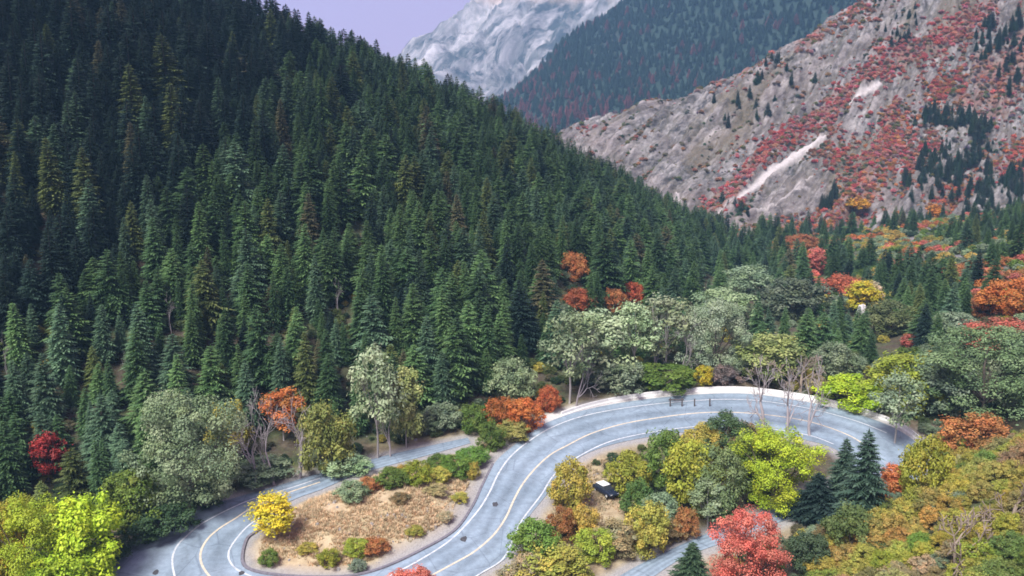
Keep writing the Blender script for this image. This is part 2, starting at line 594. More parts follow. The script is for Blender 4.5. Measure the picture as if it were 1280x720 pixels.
# rock
m, n, o = mat("weathered_rock"); b = NB(n)
P = b.pos()
rv = b.mapping(P, (1, 1, 1), (0, 0, -0.877))
rv2 = b.mapping(rv, (0.25, 1.0, 0.6))
f1 = b.noise(0.14, 6, 0.7, rv2, 0.6); f2 = b.noise(0.5, 5, 0.7, P); f3 = b.noise(0.03, 3, 0.5, P)
f4 = b.noise(0.42, 4, 0.7, rv2, 0.4)
f14 = b.math('MULTIPLY_ADD', f4, .5); n.nodes[-1].inputs[2].default_value = 0.0
f14 = b.math('ADD', f14, b.math('MULTIPLY', f1, .5))
c = b.ramp(f14, [(0.41, (.05, .047, .05)), (0.465, (.125, .118, .118)), (0.525, (.215, .20, .195)), (0.61, (.34, .318, .305))])
c = b.mix(b.attr('crack').outputs['Fac'], c, b.ramp(f2, [(0.35, (.035, .038, .028)), (0.65, (.10, .085, .065))]))  # soil in cracks and ledge feet, darkened to paint in crevice shade
c = b.mix(b.ramp(f3, [(0.4, (0, 0, 0)), (0.7, (.5, .5, .5))]), c, b.ramp(f1, [(0.3, (.085, .065, .06)), (0.7, (.29, .23, .21))]))
c = b.mix(b.ramp(f2, [(0.55, (0, 0, 0)), (0.66, (.6, .6, .6))]), c, (.12, .105, .075))
veg = b.attr("veg").outputs['Fac']
c = b.mix(veg, c, b.ramp(f2, [(0.3, (.06, .06, .035)), (0.7, (.16, .12, .07))]))
c = b.mix(b.attr('litter').outputs['Fac'], c, b.ramp(f2, [(0.35, (.13, .07, .05)), (0.5, (.215, .10, .08)), (0.68, (.20, .16, .11))]))
c = b.mix(b.attr("scree").outputs['Fac'], c, b.ramp(f2, [(0.3, (.36, .325, .31)), (0.7, (.52, .48, .46))]))
b.link(b.bsdf(c, 0.95, 0.1, f14, 1.0, 1.6), o.inputs[0]); M['rock'] = m

m, n, o = mat("far_hill_ground"); b = NB(n)
P = b.pos()
f1 = b.noise(0.012, 6, 0.7, P); f2 = b.noise(0.06, 5, 0.7, P)
c = b.ramp(f2, [(0.3, (.018, .032, .026)), (0.6, (.026, .042, .032)), (0.8, (.05, .05, .045))])
c = b.mix(b.ramp(f1, [(0.55, (0, 0, 0)), (0.7, (.4, .4, .4))]), c, (.055, .045, .045))
b.link(b.bsdf(c, 0.95, 0.1), o.inputs[0]); M['far_hill'] = m

m, n, o = mat("pale_peak_rock"); b = NB(n)
P = b.pos()
rv = b.mapping(b.mapping(P, (1, 1, 1), (0, 0, -0.7)), (0.35, 1, 0.5))
f1 = b.noise(0.011, 7, 0.72, rv, 0.8); f2 = b.noise(0.03, 5, 0.7, P)
c = b.ramp(f1, [(0.44, (.04, .046, .05)), (0.485, (.17, .16, .165)), (0.54, (.31, .29, .295)), (0.64, (.46, .43, .43))])
c = b.mix(b.ramp(f2, [(0.48, (0, 0, 0)), (0.62, (.8, .8, .8))]), c, b.ramp(f1, [(0.3, (.05, .06, .055)), (0.7, (.30, .28, .28))]))
c = b.mix(b.attr("joint").outputs['Fac'], c, (.045, .05, .05))
c = b.mix(b.attr("alpenglow").outputs['Fac'], c, (.60, .42, .31))  # alpenglow on the summit, painted into the rock colour
b.link(b.bsdf(c, 0.95, 0.1, f1, 1.0, 6.0), o.inputs[0]); M['peak'] = m


# ------------------------------------------------------------------ mesh helpers
def mesh_obj(name, verts, faces, material, parent=None, smooth=False, mesh_only=False):
    me = bpy.data.meshes.new(name)
    me.from_pydata([tuple(map(float, v)) for v in verts], [], [tuple(map(int, f)) for f in faces])
    for mm in (material if isinstance(material, (list, tuple)) else [material]):
        me.materials.append(mm)
    if smooth:
        me.polygons.foreach_set("use_smooth", [True] * len(me.polygons))
    me.update()
    if mesh_only:
        return me
    ob = bpy.data.objects.new(name, me)
    COL.objects.link(ob)
    if parent: ob.parent = parent
    return ob


def grid_obj(name, xs, ys, zf, material, attrs=None):
    X, Y = np.meshgrid(xs, ys)
    Z = zf(X, Y)
    nx, ny = len(xs), len(ys)
    V = np.stack([X, Y, Z], -1).reshape(-1, 3).astype(np.float32)
    i = np.arange(nx * ny).reshape(ny, nx)
    F = np.stack([i[:-1, :-1], i[:-1, 1:], i[1:, 1:], i[1:, :-1]], -1).reshape(-1, 4).astype(np.int32)
    me = bpy.data.meshes.new(name)
    me.vertices.add(len(V)); me.vertices.foreach_set("co", V.ravel())
    me.loops.add(F.size); me.loops.foreach_set("vertex_index", F.ravel())
    me.polygons.add(len(F)); me.polygons.foreach_set("loop_start", np.arange(0, F.size, 4, dtype=np.int32))
    me.polygons.foreach_set("use_smooth", np.ones(len(F), dtype=bool))
    me.update(calc_edges=True)
    me.materials.append(material)
    for k, fn in (attrs or {}).items():
        a = me.attributes.new(k, 'FLOAT', 'POINT')
        a.data.foreach_set("value", np.asarray(fn(X, Y), dtype=np.float32).ravel())
    ob = bpy.data.objects.new(name, me)
    COL.objects.link(ob)
    ob['kind'] = 'structure'
    return ob


def tag(o, label=None, cat=None, group=None, kind=None):
    if label: o['label'] = label
    if cat: o['category'] = cat
    if group: o['group'] = group
    if kind: o['kind'] = kind
    return o


def empty(name, loc, rz=0.0):
    o = bpy.data.objects.new(name, None)
    COL.objects.link(o)
    o.location = tuple(map(float, loc)); o.rotation_euler = (0, 0, rz)
    o.empty_display_size = 0.5
    return o


# ------------------------------------------------------------------ the setting
ISL = np.array([at_plane(*p)[:2] for p in [(405, 612), (330, 655), (304, 690), (320, 716), (400, 726), (475, 716), (569, 668), (600, 620), (645, 560), (600, 556), (494, 584)]])


def in_poly(x, y, P):
    x = np.asarray(x); y = np.asarray(y)
    r = np.zeros(x.shape, bool)
    j = len(P) - 1
    for i in range(len(P)):
        c = ((P[i, 1] > y) != (P[j, 1] > y)) & (x < (P[j, 0] - P[i, 0]) * (y - P[i, 1]) / (P[j, 1] - P[i, 1] + 1e-12) + P[i, 0])
        r ^= c; j = i
    return r


CLR = np.array([at_plane(*p)[:2] for p in [(680, 625), (740, 575), (800, 575), (800, 650), (840, 690), (790, 720), (690, 690)]])


def a_dry(x, y):
    d = in_poly(x, y, ISL).astype(float)
    d = np.maximum(d, 0.75 * in_poly(x, y, CLR))
    n_ = fbm(x / 9, y / 9, 44, 3)
    rd = road_dist(x, y)
    d = np.maximum(d, np.clip(1 - (rd - 1) / 5, 0, 1) * (n_ > .42) * 0.8)
    return d


def a_gravel(x, y):
    rd = road_dist(x, y)
    isl = in_poly(x, y, ISL)
    wdt = np.where(isl & (x > at_plane(480, 690)[0]), 3.4, 1.2) * (0.7 + 0.6 * fbm(x / 5, y / 5, 71, 3))
    return np.clip(1 - (rd - 0.9) / wdt, 0, 1)


OUT = plane_curve([(668, 533), (719, 515), (775, 503), (850, 494), (912, 491), (950, 493), (1025, 505), (1081, 520), (1119, 535), (1140, 550)], 120)[:, :2]


def a_pale(x, y):
    sh = np.shape(x); x = np.ravel(x); y = np.ravel(y)
    r_ = np.zeros(x.shape)
    k = np.where((y > 125) & (y < 175) & (x > -10) & (x < 85))[0]
    q = np.stack([x[k], y[k]], 1)
    d = np.sqrt(((q[:, None] - OUT[None]) ** 2).sum(2).min(1))
    r_[k] = np.clip(2.2 - d / 1.4, 0, 1) * np.clip(.6 + 1.2 * fbm(x[k] / 4, y[k] / 4, 72, 3), 0, 1)
    return r_.reshape(sh)


def a_rocky(x, y):
    d = x - np.interp(y, X0Y, X0X)
    u, v = rock_uv(x, y)
    n_ = fbm(u / 40, v / 12, 57, 4)
    return np.clip((n_ - .5) / .07, 0, 1) * np.clip((d - 22) / 15, 0, 1) * np.clip((y - 200) / 40, 0, 1)


xs = np.concatenate([np.arange(-330, -80, 3.0), np.arange(-80, 100, 1.25), np.arange(100, 420, 3.0)])
ys = np.concatenate([np.arange(-60, 80, 3.0), np.arange(80, 170, 1.25), np.arange(170, 520, 3.0)])
grid_obj("ground", xs, ys, ground_h, M['ground'], {"dry": a_dry, "gravel": a_gravel, "rocky": a_rocky, "pale": a_pale})

# road strip
NA = 13


def strip_points(fr, lift):
    P = RL * (1 - fr) + RR * fr
    P = P.copy(); P[:, 2] = road_plane(P[:, 1]) + lift
    return P


V, F, AC = [], [], []
for k in range(NA):
    fr = k / (NA - 1)
    V.append(strip_points(fr, 0.07 + 0.10 * (1 - (2 * fr - 1) ** 2))); AC.append(np.full(len(RL), fr))
V = np.concatenate(V); AC = np.concatenate(AC); n0 = len(RL)
for k in range(NA - 1):
    for i in range(n0 - 1):
        F.append((k * n0 + i, k * n0 + i + 1, (k + 1) * n0 + i + 1, (k + 1) * n0 + i))
road = mesh_obj("road", V, F, M['asphalt'], smooth=True)
at_ = road.data.attributes.new("across", 'FLOAT', 'POINT'); at_.data.foreach_set("value", AC.astype(np.float32))
tag(road, kind='structure')


def road_lift(p):
    """height of the cambered pavement at p"""
    d2 = ((ROADPTS - np.asarray(p)[:2]) ** 2).sum(1)
    fr = (int(np.argmin(d2)) % 9) / 8
    return road_plane(p[1]) + 0.07 + 0.10 * (1 - (2 * fr - 1) ** 2)


def marking(pix, width, material, n=160):
    C = plane_curve(pix, n)
    T = np.gradient(C, axis=0); T[:, 2] = 0
    T /= np.linalg.norm(T, axis=1)[:, None]
    N_ = np.stack([-T[:, 1], T[:, 0], np.zeros(n)], 1)
    V, F = [], []
    for i in range(n):
        for s in (-1, 1):
            p = C[i] + N_[i] * s * width / 2
            d2 = ((ROADPTS - p[:2]) ** 2).sum(1)
            near = np.argsort(d2)[:4]
            frs = (near % 9) / 8.0
            wgt = 1 / (d2[near] + .05)
            fr = float((frs * wgt).sum() / wgt.sum())
            p[2] = road_plane(p[1]) + 0.07 + 0.10 * (1 - (2 * fr - 1) ** 2) + 0.022
            V.append(p)
    for i in range(n - 1):
        F.append((2 * i, 2 * i + 1, 2 * i + 3, 2 * i + 2))
    return mesh_obj("road_marking", V, F, material, road)


marking([(400, 599), (361, 612), (326, 622), (306, 629), (280, 641), (251, 657), (234, 671), (223, 682), (216, 697), (218, 720), (230, 745)], 0.25, M['paint'])
marking([(400, 604), (350, 621), (312, 638), (295, 649), (273, 663), (259, 676), (251, 692), (252, 706), (262, 722), (280, 740)], 0.28, M['centre_paint'])
marking([(345, 636), (312, 657), (296, 674), (287, 688), (286, 699), (294, 711), (315, 722)], 0.24, M['paint'])
marking([(480, 725), (530, 698), (563, 676), (597, 640), (611, 618), (623, 593), (637, 573), (655, 557), (686, 537), (725, 522), (780, 511), (850, 503), (915, 500), (960, 503), (1022, 514), (1075, 529), (1108, 542)], 0.26, M['paint'])
marking([(500, 742), (567, 706), (593, 691), (618, 669), (633, 647), (642, 627), (653, 607), (669, 587), (689, 569), (711, 557), (737, 544), (775, 532), (812, 525), (880, 517), (940, 518), (1010, 528), (1060, 545), (1085, 560)], 0.28, M['centre_paint'])
marking([(560, 745), (600, 718), (628, 700), (650, 655), (676, 620), (694, 593), (722, 572), (765, 552), (850, 536), (905, 533), (962, 537), (1015, 546), (1042, 556)], 0.22, M['paint'])
for px, py, s in ((619, 632, 0.40), (580, 675, 0.38), (302, 717, 0.30), (195, 717, 0.33)):
    c = at_plane(px, py)
    z0 = road_lift(c)
    V = [(c[0], c[1], z0 + .05)]
    nn = 11
    for k in range(nn):
        a = 2 * math.pi * k / nn
        r = s * random.uniform(.8, 1.25)
        x_, y_ = c[0] + r * math.cos(a) * 1.15, c[1] + r * math.sin(a) * 1.6
        V.append((x_, y_, road_plane(y_) - road_plane(c[1]) + z0 + .035))
    mesh_obj("tar_patch", V, [(0, 1 + k, 1 + (k + 1) % nn) for k in range(nn)], M['tar'], road)

# kerb round the inside of the hairpin
KP = plane_curve([(345, 640), (330, 653), (322, 663), (309, 672), (303, 685), (301, 702), (305, 710), (317, 716), (345, 721), (400, 724), (440, 722), (476, 713), (525, 691), (569, 665), (592, 634), (605, 606), (618, 580)], 190)
T = np.gradient(KP, axis=0); T[:, 2] = 0; T /= np.linalg.norm(T, axis=1)[:, None]
N_ = np.stack([-T[:, 1], T[:, 0], 0 * T[:, 0]], 1)
V, F = [], []
for i in range(len(KP)):
    tp = min(1, (len(KP) - 1 - i) / 70)
    for off, h in ((-.02, -.1), (0.02, .03 + .17 * tp), (.38, .03 + .17 * tp), (.42, -.1)):
        p = KP[i] + N_[i] * off
        V.append((p[0], p[1], road_plane(p[1]) + 0.06 + h))
for i in range(len(KP) - 1):
    for k in range(3):
        F.append((4 * i + k, 4 * i + k + 1, 4 * i + 5 + k, 4 * i + 4 + k))
tag(mesh_obj("kerb", V, F, M['kerb']), kind='structure')

# rocky slope
SCREE = [([(893, 280), (905, 268), (930, 245), (965, 215), (1000, 190), (1030, 170)], [3, 4, 5.5, 8, 8, 4]),
         ([(1062, 132), (1075, 122), (1100, 104)], [3, 5, 4]),
         ([(975, 250), (1000, 232), (1015, 224)], [1.5, 2.5, 1.5]),
         ([(848, 262), (846, 240)], [4, 2]), ([(940, 262), (985, 246), (1010, 235)], [1.5, 2, 1.5])]
SC_W = []
for pts, wd in SCREE:
    W_ = []
    for (px, py), wpx in zip(pts, wd):
        p, t = ground_pt(px, py, rock_g, 380)
        W_.append((p[0], p[1], wpx * t / FPX * .6))
    SC_W.append(np.array(W_))


SCR = dict(red=(.42, .085, .075), pinkred=(.47, .165, .14), orange=(.44, .16, .06), rust=(.33, .14, .08), brown=(.20, .13, .07), olive=(.15, .14, .05), greygreen=(.12, .14, .10), darkgreen=(.05, .085, .045), mauve=(.22, .15, .15))
# drifts of scrub on the rocky slope: a line through each in the 1280x720 frame, half widths, colours, how many
BANDS = [([(885, 272), (915, 245), (945, 205), (985, 172), (1020, 150), (1070, 105), (1120, 70), (1170, 52), (1235, 5)], [14, 14, 12, 10, 12, 14, 15, 16, 18], ['red', 'pinkred'], 330),
         ([(1062, 268), (1080, 225), (1105, 195), (1120, 150), (1115, 130)], [20, 20, 18, 14, 8], ['orange', 'pinkred', 'red'], 190),
         ([(1100, 200), (1140, 190), (1175, 180)], [12, 12, 8], ['red', 'pinkred'], 60),
         ([(1170, 110), (1195, 98)], [14, 10], ['orange', 'red'], 50),
         ([(820, 112), (850, 105), (900, 95)], [8, 10, 10], ['pinkred', 'rust'], 60),
         ([(700, 160), (740, 150), (690, 130)], [12, 10, 8], ['pinkred', 'rust'], 70),
         ([(930, 90), (980, 62), (1010, 55)], [12, 14, 16], ['pinkred', 'rust', 'brown'], 150),
         ([(1000, 40), (1040, 20), (1080, 5)], [16, 18, 14], ['rust', 'pinkred', 'orange'], 120),
         ([(960, 185), (985, 165)], [10, 10], ['red'], 30),
         ([(1250, 215), (1290, 180)], [18, 18], ['orange', 'red'], 50),
         ([(1170, 262), (1195, 240), (1215, 225)], [12, 12, 10], ['orange', 'red'], 50),
         ([(960, 300), (1010, 285), (1060, 280)], [14, 12, 14], ['orange', 'rust', 'red'], 90),
         ([(1020, 200), (1060, 190)], [12, 12], ['rust', 'red'], 40),
         ([(1230, 130), (1250, 90), (1285, 60)], [40, 40, 40], ['pinkred', 'rust', 'mauve'], 110),
         ([(880, 240), (960, 130), (1050, 90)], [50, 50, 40], ['brown', 'rust', 'olive', 'greygreen'], 260),
         ([(1130, 220), (1200, 160), (1260, 120)], [45, 50, 50], ['olive', 'rust', 'darkgreen', 'greygreen', 'pinkred'], 520),
         ([(740, 175), (830, 190), (930, 150), (1010, 110)], [40, 60, 50, 40], ['darkgreen', 'olive', 'brown', 'greygreen'], 60),
         ([(1040, 230), (1110, 150), (1180, 90), (1240, 40)], [50, 60, 50, 40], ['darkgreen', 'rust', 'pinkred', 'greygreen'], 90)]
LIT_W = []
for pts, wd, cs_, n_ in BANDS:
    if cs_[0] not in ('red', 'orange', 'pinkred') : continue
    W_ = []
    for (px, py), wpx in zip(pts, wd):
        p, t = ground_pt(px, py, rock_g, 380)
        W_.append((p[0], p[1], wpx * t / FPX * .75))
    LIT_W.append(np.array(W_))


def a_litter(x, y):
    r_ = np.zeros(np.shape(x))
    nz = 9.0 * (fbm(x / 9, y / 9, 95, 4) - .5)
    for W_ in LIT_W: r_ = np.maximum(r_, poly_mask(x + nz, y - nz, W_, 4.0))
    return .8 * r_ * np.clip(fbm(x / 5, y / 5, 96, 3) * 2.6 - .5, 0, 1)


def poly_mask(x, y, W_, soft=0.8):
    r = np.zeros(np.shape(x))
    for a, b2 in zip(W_[:-1], W_[1:]):
        d = b2[:2] - a[:2]; L2 = d @ d
        t = np.clip(((x - a[0]) * d[0] + (y - a[1]) * d[1]) / L2, 0, 1)
        dist = np.hypot(x - a[0] - t * d[0], y - a[1] - t * d[1])
        wd = a[2] + t * (b2[2] - a[2])
        r = np.maximum(r, np.clip((wd - dist) / soft + .5, 0, 1))
    return r


def a_scree(x, y):
    r = np.zeros(np.shape(x))
    nz = 2.0 * (fbm(x / 6, y / 6, 91, 3) - .5)
    for W_ in SC_W: r = np.maximum(r, poly_mask(x + nz, y + nz, W_, 1.2))
    return r


def a_veg(x, y):
    u, v = rock_uv(x, y)
    n_ = fbm(u / 60, v / 18, 21, 4)
    px, py, _ = project(np.stack([x, y, rock_tps(x, y)], -1))
    low = np.clip((x - np.interp(y, [380, 480, 600], [205, 270, 330])) / 60, 0, 1)
    return np.clip((n_ - .56) / .12, 0, 1) * .55 + 0.6 * low * np.clip((n_ - .42) / .08, 0, 1)


def rock_h_s(x, y):
    s = a_scree(x, y)
    return rock_h(x, y) * (1 - .75 * s) + (rock_h(x, y, False) + .6) * .75 * s


grid_obj("rocky_slope", np.arange(-30, 460, 1.15), np.arange(372, 690, 1.15), rock_h_s, M['rock'], {"veg": a_veg, "scree": a_scree, "crack": a_crack, "litter": a_litter})

# far hills
FH = [at_depth(*p) for p in [(520, 190, 1300), (600, 140, 1300), (655, 106, 1300), (720, 56, 1320), (790, -6, 1350), (900, -90, 1400), (1100, -180, 1420), (1400, -260, 1450),
                             (560, 300, 900), (700, 240, 880), (850, 215, 880), (1000, 190, 880), (1300, 120, 880), (760, 110, 1120), (950, 30, 1150)]]
FH += [at_depth(px, py, d) + np.array([-150, 250, -190]) for px, py, d in [(520, 190, 1300), (600, 140, 1300), (655, 106, 1300), (720, 56, 1320), (790, -6, 1350), (900, -90, 1400), (1100, -180, 1420), (1400, -260, 1450)]]
fh_tps = TPS(FH, 300, 0.001)
fh_h = lambda x, y: fh_tps(x, y) + 45 * (ridged(x / 170, y / 170, 61, 4) - .6)
grid_obj("wooded_hill", np.arange(-260, 1150, 9.0), np.arange(820, 1750, 9.0), fh_h, M['far_hill'])
sky_l = [(380, 130, 2200), (480, 85, 2200), (525, 58, 2220), (560, 42, 2250), (600, 14, 2300), (640, -14, 2350), (720, -36, 2400), (800, -60, 2450), (950, -90, 2500)]
PK = [at_depth(*p) for p in sky_l] + [at_depth(px, py, d) + np.array([0, 350, -250]) for px, py, d in sky_l]
PK += [at_depth(*p) for p in [(400, 230, 1750), (520, 190, 1750), (640, 170, 1760), (780, 140, 1800), (950, 120, 1850), (640, 80, 2020)]]
pk_tps = TPS(PK, 500, 0.001)


def pk_h(x, y):
    u, v = x * .77 + y * .64, -x * .64 + y * .77
    wv = v + 40 * (fbm(x / 160, y / 160, 81, 3) - .5)
    s_ = (wv + 30 * fbm(u / 150, v / 150, 83, 3)) / 95
    fr = s_ - np.floor(s_)
    A = worley(u / 75, v / 26, 6)
    B = worley(u / 30, v / 14, 7)
    return pk_tps(x, y) + 26 * (A[2] - .5) - 14 * np.clip(1 - (A[1] - A[0]) / .2, 0, 1) + 9 * (B[2] - .5) + 34 * (np.where(fr < .8, fr / .8, (1 - fr) / .2) - .5) * (.4 + fbm(u / 120, v / 60, 84, 2)) + 105 * (ridged(u / 420, wv / 120, 62, 5) - .62) + 34 * (ridged(u / 90, wv / 45, 64, 4) - .6)


def a_joint(x, y):
    u, v = x * .77 + y * .64, -x * .64 + y * .77
    r_ = 0
    for per, sd in ((95, 1), (38, 2)):
        s_ = (v + 40 * (fbm(x / 160, y / 160, 81, 3) - .5) + 30 * fbm(u / 150, v / 150, 83, 3) * (1 if sd == 1 else .8)) / per
        fr = s_ - np.floor(s_)
        r_ = np.maximum(r_, np.clip(1 - np.abs(fr - .9) / .13, 0, 1) * np.clip(fbm(u / 120, v / 40, 85 + sd, 3) * 4 - 1.5, 0, 1))
    return r_


def a_alpenglow(x, y):
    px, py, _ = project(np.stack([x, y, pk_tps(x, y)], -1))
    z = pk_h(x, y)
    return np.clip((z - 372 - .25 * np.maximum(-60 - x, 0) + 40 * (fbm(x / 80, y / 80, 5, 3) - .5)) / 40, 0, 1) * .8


grid_obj("pale_mountain", np.arange(-560, 900, 8.0), np.arange(1650, 2750, 8.0), pk_h, M['peak'], {"alpenglow": a_alpenglow, "joint": a_joint})


# ------------------------------------------------------------------ tree prototypes
def raw_mesh(name, V, F, material, var=None, smooth=False, mixv=None):
    V = np.asarray(V, np.float32); F = np.asarray(F, np.int32)
    k = F.shape[1]
    me = bpy.data.meshes.new(name)
    me.vertices.add(len(V)); me.vertices.foreach_set("co", V.ravel())
    me.loops.add(F.size); me.loops.foreach_set("vertex_index", F.ravel())
    me.polygons.add(len(F)); me.polygons.foreach_set("loop_start", np.arange(0, F.size, k, dtype=np.int32))
    if smooth: me.polygons.foreach_set("use_smooth", np.ones(len(F), dtype=bool))
    me.update(calc_edges=True)
    me.materials.append(material)
    if var is not None:
        a = me.attributes.new("var", 'FLOAT', 'FACE')
        a.data.foreach_set("value", np.asarray(var, np.float32))
    if mixv is not None:
        a = me.attributes.new("mixv", 'FLOAT', 'FACE')
        a.data.foreach_set("value", np.asarray(mixv, np.float32))
    return me


def tubes(paths, sides=5):
    """paths: list of (points Nx3, radii N) -> verts, quads"""
    V, F = [], []
    for P, R in paths:
        P = np.asarray(P, float); n = len(P)
        T = np.gradient(P, axis=0); T /= np.linalg.norm(T, axis=1)[:, None] + 1e-9
        ref = np.array([1, 0, 0]) if abs(T[0, 0]) < .8 else np.array([0, 1, 0])
        base = len(V)
        for i in range(n):
            a = np.cross(T[i], ref); a /= np.linalg.norm(a) + 1e-9
            b2 = np.cross(T[i], a)
            for s in range(sides):
                th = 2 * math.pi * s / sides
                V.append(P[i] + R[i] * (math.cos(th) * a + math.sin(th) * b2))
        for i in range(n - 1):
            for s in range(sides):
                s2 = (s + 1) % sides
                F.append((base + i * sides + s, base + i * sides + s2, base + (i + 1) * sides + s2, base + (i + 1) * sides + s))
    return np.array(V), np.array(F)


def conifer_proto(seed, R=0.17, whorls=34, droop=0.35, ragged=0.25, low=0.06):
    """unit height tree: needle sprays on drooping whorled branches"""
    r_ = np.random.default_rng(seed)
    tri, var = [], []
    for kz in range(whorls):
        t = low + (1 - low) * (kz + r_.uniform(-.3, .3)) / whorls
        t = min(max(t, low), .985)
        prof = (1 - t) ** 0.70 * min(1, .55 + (t - low) * 3.2)
        L0 = R * prof + .012
        nb = int(6 + 6 * (1 - t) + r_.integers(0, 2))
        a0 = r_.uniform(0, 6.28)
        for kb in range(nb):
            a = a0 + 6.283 * kb / nb + r_.uniform(-.35, .35)
            L = L0 * r_.uniform(1 - ragged - .1, 1 + ragged)
            if r_.random() < .06: L *= 1.25
            d = np.array([math.cos(a), math.sin(a), 0]); sidev = np.array([-d[1], d[0], 0])
            up0 = .30 * (t - .25); dr = droop * (1 - .5 * t)
            zz = t + r_.uniform(-.008, .008)
            bv = r_.uniform(.15, .85)
            ns = 4
            for s in range(ns + 1):
                q = .22 + .70 * s / ns
                p = d * L * q + np.array([0, 0, zz + L * (up0 * q - dr * q * q)])
                wl = L * (.38 - .18 * q) + .006
                for sg in ((-1, 1) if s < ns else (0,)):
                    dirv = d * (.75 if sg else 1.1) + sidev * sg * .8 + np.array([0, 0, -.28 - .25 * r_.random()])
                    tip = p + dirv * wl * r_.uniform(.8, 1.25)
                    wv = (sidev if sg == 0 else d) * wl * .42
                    lift = np.array([0, 0, wl * .10])
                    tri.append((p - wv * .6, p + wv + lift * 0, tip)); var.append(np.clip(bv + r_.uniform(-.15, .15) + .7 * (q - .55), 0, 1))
                # hanging skirt under the branch gives the tree body
                if s < ns:
                    tip = p + d * L * .10 + np.array([0, 0, -wl * .62]) + sidev * L * r_.uniform(-.12, .12)
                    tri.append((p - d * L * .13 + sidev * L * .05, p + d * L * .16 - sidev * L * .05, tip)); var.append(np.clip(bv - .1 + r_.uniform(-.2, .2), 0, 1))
    # leader
    for k in range(6):
        a = k * 1.05
        d = np.array([math.cos(a), math.sin(a), 0]) * .012
        tri.append((np.array([0, 0, .955]) - d, np.array([0, 0, .955]) + d, np.array([0, 0, 1.0 + .004 * k]))); var.append(.6)
    V = np.array(tri).reshape(-1, 3)
    F = np.arange(len(V)).reshape(-1, 3)
    crown = raw_mesh("crown", V, F, M['needle'], var)
    P = np.array([[0, 0, -.03], [0, 0, .3], [0, 0, .7], [0, 0, .97]])
    tv, tf = tubes([(P, [.016, .012, .007, .002])], 6)
    return crown, raw_mesh("trunk", tv, tf, M['bark'], smooth=True)


def limb_paths(r_, h, cw, th, nl, r0, lean=0.0, fork=None):
    paths = []
    ends = []
    top = np.array([lean * h * .3, 0, th])
    pts = np.array([[0, 0, -.03 * h], [lean * h * .08 + r_.uniform(-.01, .01) * h, r_.uniform(-.01, .01) * h, th * .5], top])
    paths.append((pts, [r0 * 1.25, r0, r0 * .8]))
    for k in range(nl):
        a = 6.283 * k / nl + r_.uniform(-.4, .4)
        out = cw * .5 * r_.uniform(.35, .85); zt = th + (h - th) * r_.uniform(.35, .85)
        st = pts[1] * (1 - .6) + top * .6 if k % 2 else top
        e = np.array([math.cos(a) * out + top[0], math.sin(a) * out, zt])
        mid = st * .5 + e * .5 + np.array([math.cos(a), math.sin(a), 0]) * out * .12 - np.array([0, 0, .02 * h])
        paths.append((np.array([st, mid, e]), [r0 * .55, r0 * .38, r0 * .14]))
        ends.append(e)
        for j in range(2):
            a2 = a + r_.uniform(-.9, .9)
            e2 = mid + np.array([math.cos(a2) * out * .6, math.sin(a2) * out * .6, (h - th) * r_.uniform(.1, .35)])
            paths.append((np.array([mid, (mid + e2) / 2 + np.array([0, 0, .01 * h]), e2]), [r0 * .3, r0 * .2, r0 * .07]))
            ends.append(e2)
    e = np.array([top[0], 0, h * .9])
    paths.append((np.array([top, (top + e) / 2 + np.array([.02 * h, .01 * h, 0]), e]), [r0 * .7, r0 * .45, r0 * .12]))
    ends.append(e)
    return paths, ends


